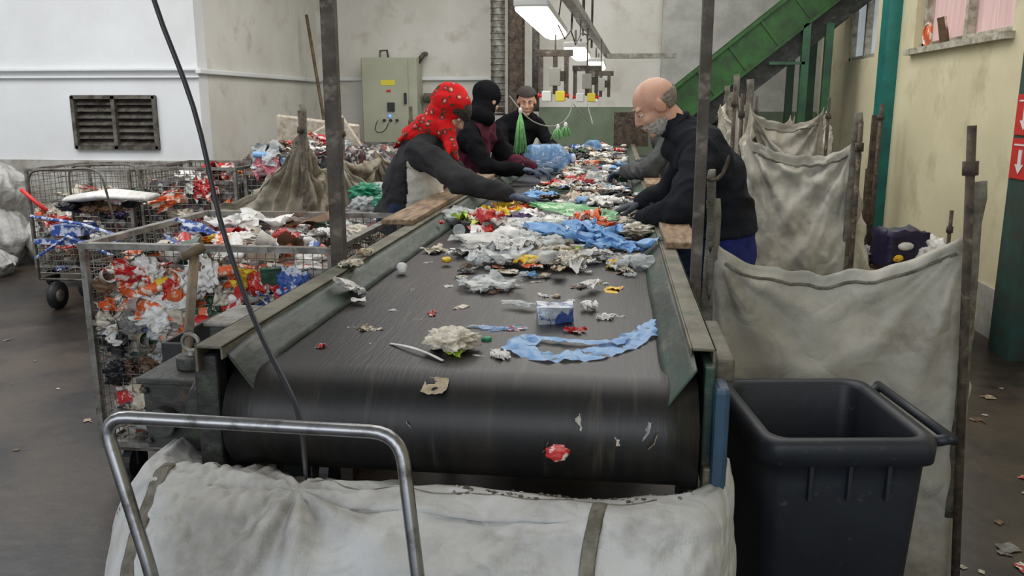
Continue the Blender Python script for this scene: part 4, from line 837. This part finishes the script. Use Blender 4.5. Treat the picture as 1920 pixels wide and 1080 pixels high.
    b=B(); sp=spine[:3]
    b.loft([p for p,a,c in sp],[a+.01 for p,a,c in sp],[c+.01 for p,a,c in sp],side=S_,n=20)
    for hp,kn,an in legs: b.caps(hp,kn,.105,.072); b.caps(kn,V(an)+V((0,0,-.02)),.072,.06)
    put('trousers',remesh(b,.013,4,.012,9),M[outfit['trousers']],parent=body)
    for hp,kn,an in legs:
        an=V(an); b=B(); b.caps(an+V((0,0,.02)),an+V((0,0,-.03)),.048,.046); b.loft([an-toe*.06+V((0,0,-.045)),an+V((0,0,-.04)),an+toe*.1+V((0,0,-.048)),an+toe*.2+V((0,0,-.055))],[.035,.042,.048,.03],[.034,.04,.032,.022],side=toe.cross(V((0,0,1))),n=14)
        put('shoe',remesh(b,.009,2),M['black'],parent=body)
    for (d,n,side,curl),(sh,el,wr) in zip(hands,arms):
        b=B(); hand(b,wr,d,n,side,curl,.0022); dn=V(d).normalized(); b.caps(V(wr)-dn*.045,V(wr)+dn*.005,.035,.03)
        put('glove',remesh(b,.0038,1),M[outfit['glove']],parent=body)
    return body,H,HM,jo
def spn(pel,wai,che,sho,nk,k=1.0,belly=1.0):
    pel,wai,che,sho,nk=map(V,(pel,wai,che,sho,nk))
    return [(pel+V((0,0,-.12)),.15*k,.11*k*belly),(pel,.172*k,.125*k*belly),(wai,.158*k,.12*k*belly),(wai.lerp(che,.5),.165*k,.125*k*belly),(che,.178*k,.128*k),(sho,.165*k,.105*k),(nk,.075*k,.065*k)]
def shell(H,c,r,keep,amp=.02):
    b=B(); bmesh.ops.create_icosphere(b.b,subdivisions=6,radius=1)
    for v in list(b.b.verts):
        p=V((v.co.x*r[0]+c[0],v.co.y*r[1]+c[1],v.co.z*r[2]+c[2])); e=.006*noise.noise(p*160)
        if not keep(V((p.x+e,p.y+e,p.z+e))): b.b.verts.remove(v)
        else:
            w=1+amp*noise.noise(p*90); v.co=H((p.x*w,p.y*w,p.z*w))
    return b
mb,H,HM,jo=person('bald man with short white beard in dark jacket sorting at the belt',(.155,3.74,1.59),(-.82,-.14,-.58),spn((.47,3.78,.95),(.465,3.78,1.1),(.41,3.77,1.3),(.335,3.76,1.43),(.26,3.755,1.495),.97,1.05),(0,1,0),
 [((.34,3.57,1.40),(.235,3.34,1.2),(.12,3.5,1.135)),((.31,3.94,1.40),(.26,4.1,1.2),(.12,4.08,1.14))],
 [((.47,3.68,.9),(.46,3.66,.5),(.5,3.66,.09)),((.47,3.88,.9),(.46,3.9,.5),(.5,3.9,.09))],
 [((-.85,.3,-.3),(-.2,0,-1),-1,.4),((-1,.05,-.25),(-.2,0,-1),1,.4)],dict(jacket='jacketm',trousers='trousersb',glove='glovey',hemz=1.05,skin='skin',brow='greyhair',toe=(-1,0,0)))
put('hair',shell(H,(0,-.013,.03),(.0775,.0965,.084),lambda p:p.z<.034 and p.z>-.05 and (p.y<-.035 or (p.z<.025 and p.z>.0 and p.y<.008 and abs(p.x)>.05)),.008),M['greyhair'],parent=mb,solid=.002)
put('beard',shell(H,(0,.027,-.035),(.0618,.065,.0805),lambda p:p.z<-.04 and p.y>-.0 and not(p.z>-.066 and abs(p.x)<.022),.012),M['whitehair'],parent=mb,solid=.002)
put('moustache',B().loft([H((-.03,.082,-.053)),H((-.015,.092,-.046)),H((0,.095,-.044)),H((.015,.092,-.046)),H((.03,.082,-.053))],[.003,.0055,.0055,.0055,.003],n=8),M['whitehair'],parent=mb)
put('glove_cuff',B().caps(V((.12,3.5,1.135))+V((.85,-.3,.3)).normalized()*.03,V((.12,3.5,1.135))+V((.85,-.3,.3)).normalized()*.005,.037,.034),M['glove2'],parent=mb)
A1,A2,A3=(-.99,4.22,1.37),(-.76,4.08,1.245),(-.52,4.06,1.17)
wspine=spn((-1.10,4.42,.97),(-1.08,4.42,1.09),(-1.03,4.4,1.27),(-.99,4.4,1.38),(-.93,4.4,1.445),.96,1.3)
wb,H,HM,jo=person('woman in red flowered headscarf and grey fleece reaching over the belt',(-.865,4.38,1.565),(.76,.0,-.65),wspine,(0,-1,0),
 [(A1,A2,A3),((-.98,4.58,1.36),(-.86,4.68,1.19),(-.68,4.55,1.16))],
 [((-1.12,4.32,.9),(-1.1,4.31,.5),(-1.14,4.31,.09)),((-1.12,4.52,.9),(-1.1,4.53,.5),(-1.14,4.53,.09))],
 [((1,0,-.12),(.1,0,-1),1,.3),((1,.0,-.2),(.1,0,-1),-1,.4)],dict(jacket='fleece',trousers='jeans',glove='glove',skin='skin2',toe=(1,0,0),thick=.022,hemz=1.0))
b=B(); b.ell(H((0,-.014,.04)),(.096,.110,.103),HM,4); b.ell(H((0,-.015,-.035)),(.088,.086,.08),HM,4); b.ell(H((0,.02,-.088)),(.06,.062,.035),HM,4)
b.ell(V((-.945,4.39,1.48)),(.11,.125,.075),None,4); b.ell(V((-1.01,4.39,1.445)),(.10,.13,.055),None,4); b.caps(H((0,.03,-.10)),H((.0,.03,-.15)),.03,.015)
b.loft([V((-.98,4.39,1.51)),V((-1.07,4.39,1.45)),V((-1.16,4.39,1.37))],[.13,.12,.02],[.045,.03,.008],side=(0,1,0),n=16); b.caps(V((-.87,4.31,1.48)),V((-.79,4.23,1.33)),.05,.012); b.caps(V((-.86,4.33,1.46)),V((-.83,4.2,1.36)),.035,.01)
put('headscarf',remesh(b,.006,4,.009,11),M['scarf'],parent=wb)
put('hair',shell(H,(0,.008,.03),(.084,.104,.088),lambda p:p.z>.02 and p.y>.03),M['darkhair'],parent=wb,solid=.006)
def subset(jo,parent,name,m,keep,off,lab=None):
    src=jo.data; W=worldloc(jo.parent); b=B(); mp={}
    for f in src.polygons:
        c=f.center+W
        if keep(c,f.normal):
            vs=[]
            for i in f.vertices:
                if i not in mp: mp[i]=b.b.verts.new(src.vertices[i].co+W+src.vertices[i].normal*off)
                vs.append(mp[i])
            b.b.faces.new(vs)
    return put(name,b,m,parent=parent,label=lab)
def dseg(p,a,b_):
    a=V(a);b_=V(b_);d=b_-a; t=max(0,min(1,(p-a).dot(d)/d.dot(d))); return (p-(a+d*t)).length
def pk_(c,n):
    z=c.z; xa=-1.13+(z-1.0)*.32+.02*math.sin((z-1.0)*16)
    return n.y<.3 and c.y<4.42 and .98<z<1.33 and c.x>xa and dseg(c,A1,A2)>.082 and dseg(c,A2,A3)>.08
subset(jo,wb,'fleece_panel',M['panel'],pk_,.003,'off-white side panel of the fleece')
subset(jo,wb,'panel_piping',M['trim'],lambda c,n:pk_(c,n) and not pk_(c-V((.014,0,0)),n),.0045,'black piping on the fleece')
pspine=spn((-1.06,5.9,.98),(-1.05,5.9,1.1),(-1.02,5.9,1.3),(-.98,5.9,1.43),(-.94,5.9,1.5),.98,1.0)
pb,H,HM,jo=person('worker in black hood and maroon vest standing at the belt',(-.90,5.9,1.62),(.55,.8,-.35),pspine,(.3,-1,0),
 [((-1.0,5.7,1.40),(-.86,5.62,1.2),(-.66,5.75,1.17)),((-.9,6.08,1.40),(-.78,6.15,1.2),(-.6,6.0,1.16))],
 [((-1.06,5.8,.9),(-1.06,5.8,.5),(-1.1,5.8,.09)),((-1.06,6.0,.9),(-1.06,6.0,.5),(-1.1,6.0,.09))],
 [((1,.2,-.1),(.1,0,-1),1,.4),((1,0,-.2),(.1,0,-1),-1,.4)],dict(jacket='jacketd',trousers='jeans',glove='glove',toe=(1,0,0)))
b=B(); b.ell(H((0,-.008,.04)),(.096,.112,.102),HM,4); b.ell(H((0,-.01,-.05)),(.09,.088,.09),HM,4); b.ell(H((0,-.03,-.12)),(.115,.11,.07),HM,4); put('hood',remesh(b,.008,6,.006,8),M['jacketd'],parent=pb)
def vk(c,n):
    return c.z<1.47 and dseg(c,(-1.0,5.7,1.40),(-.86,5.62,1.2))>.084 and dseg(c,(-.86,5.62,1.2),(-.66,5.75,1.17))>.086 and dseg(c,(-.9,6.08,1.40),(-.78,6.15,1.2))>.086
subset(jo,pb,'vest',M['vest'],vk,.006,'maroon quilted vest')
qb,H,HM,jo=person('dark-haired worker in black jacket leaning over the belt facing forward',(-.815,7.75,1.62),(.12,-.93,-.32),spn((-1.0,7.98,.98),(-1.0,7.96,1.1),(-.93,7.9,1.3),(-.89,7.87,1.43),(-.85,7.83,1.5),.98,1.0),(-.9,-.3,0),
 [((-1.05,7.80,1.41),(-1.02,7.55,1.22),(-.82,7.4,1.18)),((-.73,7.95,1.41),(-.6,7.85,1.22),(-.55,7.62,1.16))],
 [((-1.08,7.9,.9),(-1.08,7.9,.5),(-1.1,7.94,.09)),((-.95,8.02,.9),(-.98,8.02,.5),(-1.0,8.05,.09))],
 [((.8,-.4,-.1),(.1,0,-1),1,.4),((.2,-1,-.2),(.1,0,-1),-1,.4)],dict(jacket='jacketd',trousers='jeans',glove='glove',toe=(.6,-.6,0)))
put('hair',shell(H,(0,-.014,.036),(.085,.104,.092),lambda p:(p.z>.066) or (p.y<.0 and p.z>-.05)),M['darkhair'],parent=qb,solid=.008)
rb,H,HM,jo=person('worker in grey jacket bending over the belt',(.22,5.65,1.56),(-.85,-.1,-.5),spn((.46,5.7,.96),(.45,5.7,1.1),(.4,5.7,1.28),(.34,5.7,1.39),(.28,5.7,1.45),.98,1.0),(0,1,0),
 [((.34,5.5,1.37),(.2,5.45,1.2),(.06,5.75,1.16)),((.33,5.9,1.37),(.26,6.05,1.2),(.16,6.3,1.17))],
 [((.5,5.6,.9),(.48,5.6,.5),(.52,5.6,.09)),((.5,5.8,.9),(.48,5.8,.5),(.52,5.8,.09))],
 [((-.7,.6,-.2),(-.2,0,-1),-1,.4),((-.7,.6,-.2),(-.2,0,-1),1,.4)],dict(jacket='greyj',trousers='jeans',glove='glove',toe=(-1,0,0)))
put('hair',shell(H,(0,-.014,.036),(.085,.104,.092),lambda p:(p.z>.06) or (p.y<.0 and p.z>-.05)),M['greyhair'],parent=rb,solid=.008)
def gf(u,v):
    x=-.40+u*.40; w=.02+.14*math.sin(min(1,u*1.1)*pi*.75)**.8; y=3.98+(v-.5)*2*w*1.4-.14*u
    return V((x+.03*noise.noise(V((u*6,v*6,0))),y,1.145-.035*u+.012*noise.noise(V((u*3,v*4,2)))+.006*(.4-2*abs(noise.noise(V((u*5,v*5,2)))))))
put('plastic_bag',B().grid(gf,60,36),T['clear green'],label='translucent green plastic sheet pulled by the woman',cat='plastic bag')
# ------------------------------------------------------------ lights
def area(n,loc,rot,sx,sy,e,c=(1,1,1)):
    l=bpy.data.lights.new(n,'AREA'); l.shape='RECTANGLE'; l.size=sx; l.size_y=sy; l.energy=e; l.color=c
    o=bpy.data.objects.new(n,l); COL.objects.link(o); o.location=loc; o.rotation_euler=rot
area('ceiling_light',(-5.5,5.2,4.1),(0,0,0),4,4,220,(.98,.99,1)); area('ceiling_light',(0,4.2,4.1),(0,0,0),3,4,90,(1,.98,.96)); area('ceiling_light',(-.5,8.9,4.1),(0,0,0),4,4,150,(1,.98,.95))
area('rear_fill',(-2,-2.9,2.6),(math.radians(90),0,0),8,2.6,150,(.9,.95,1))  # fill light added across the open rear end; no door is built there
area('window_daylight',(2.58,7.35,2.7),(0,math.radians(90),0),1,1.9,30,(.9,.95,1))
w=bpy.data.worlds.new('world'); SC.world=w; w.use_nodes=True; w.node_tree.nodes['Background'].inputs[0].default_value=(.8,.88,1,1); w.node_tree.nodes['Background'].inputs[1].default_value=.5
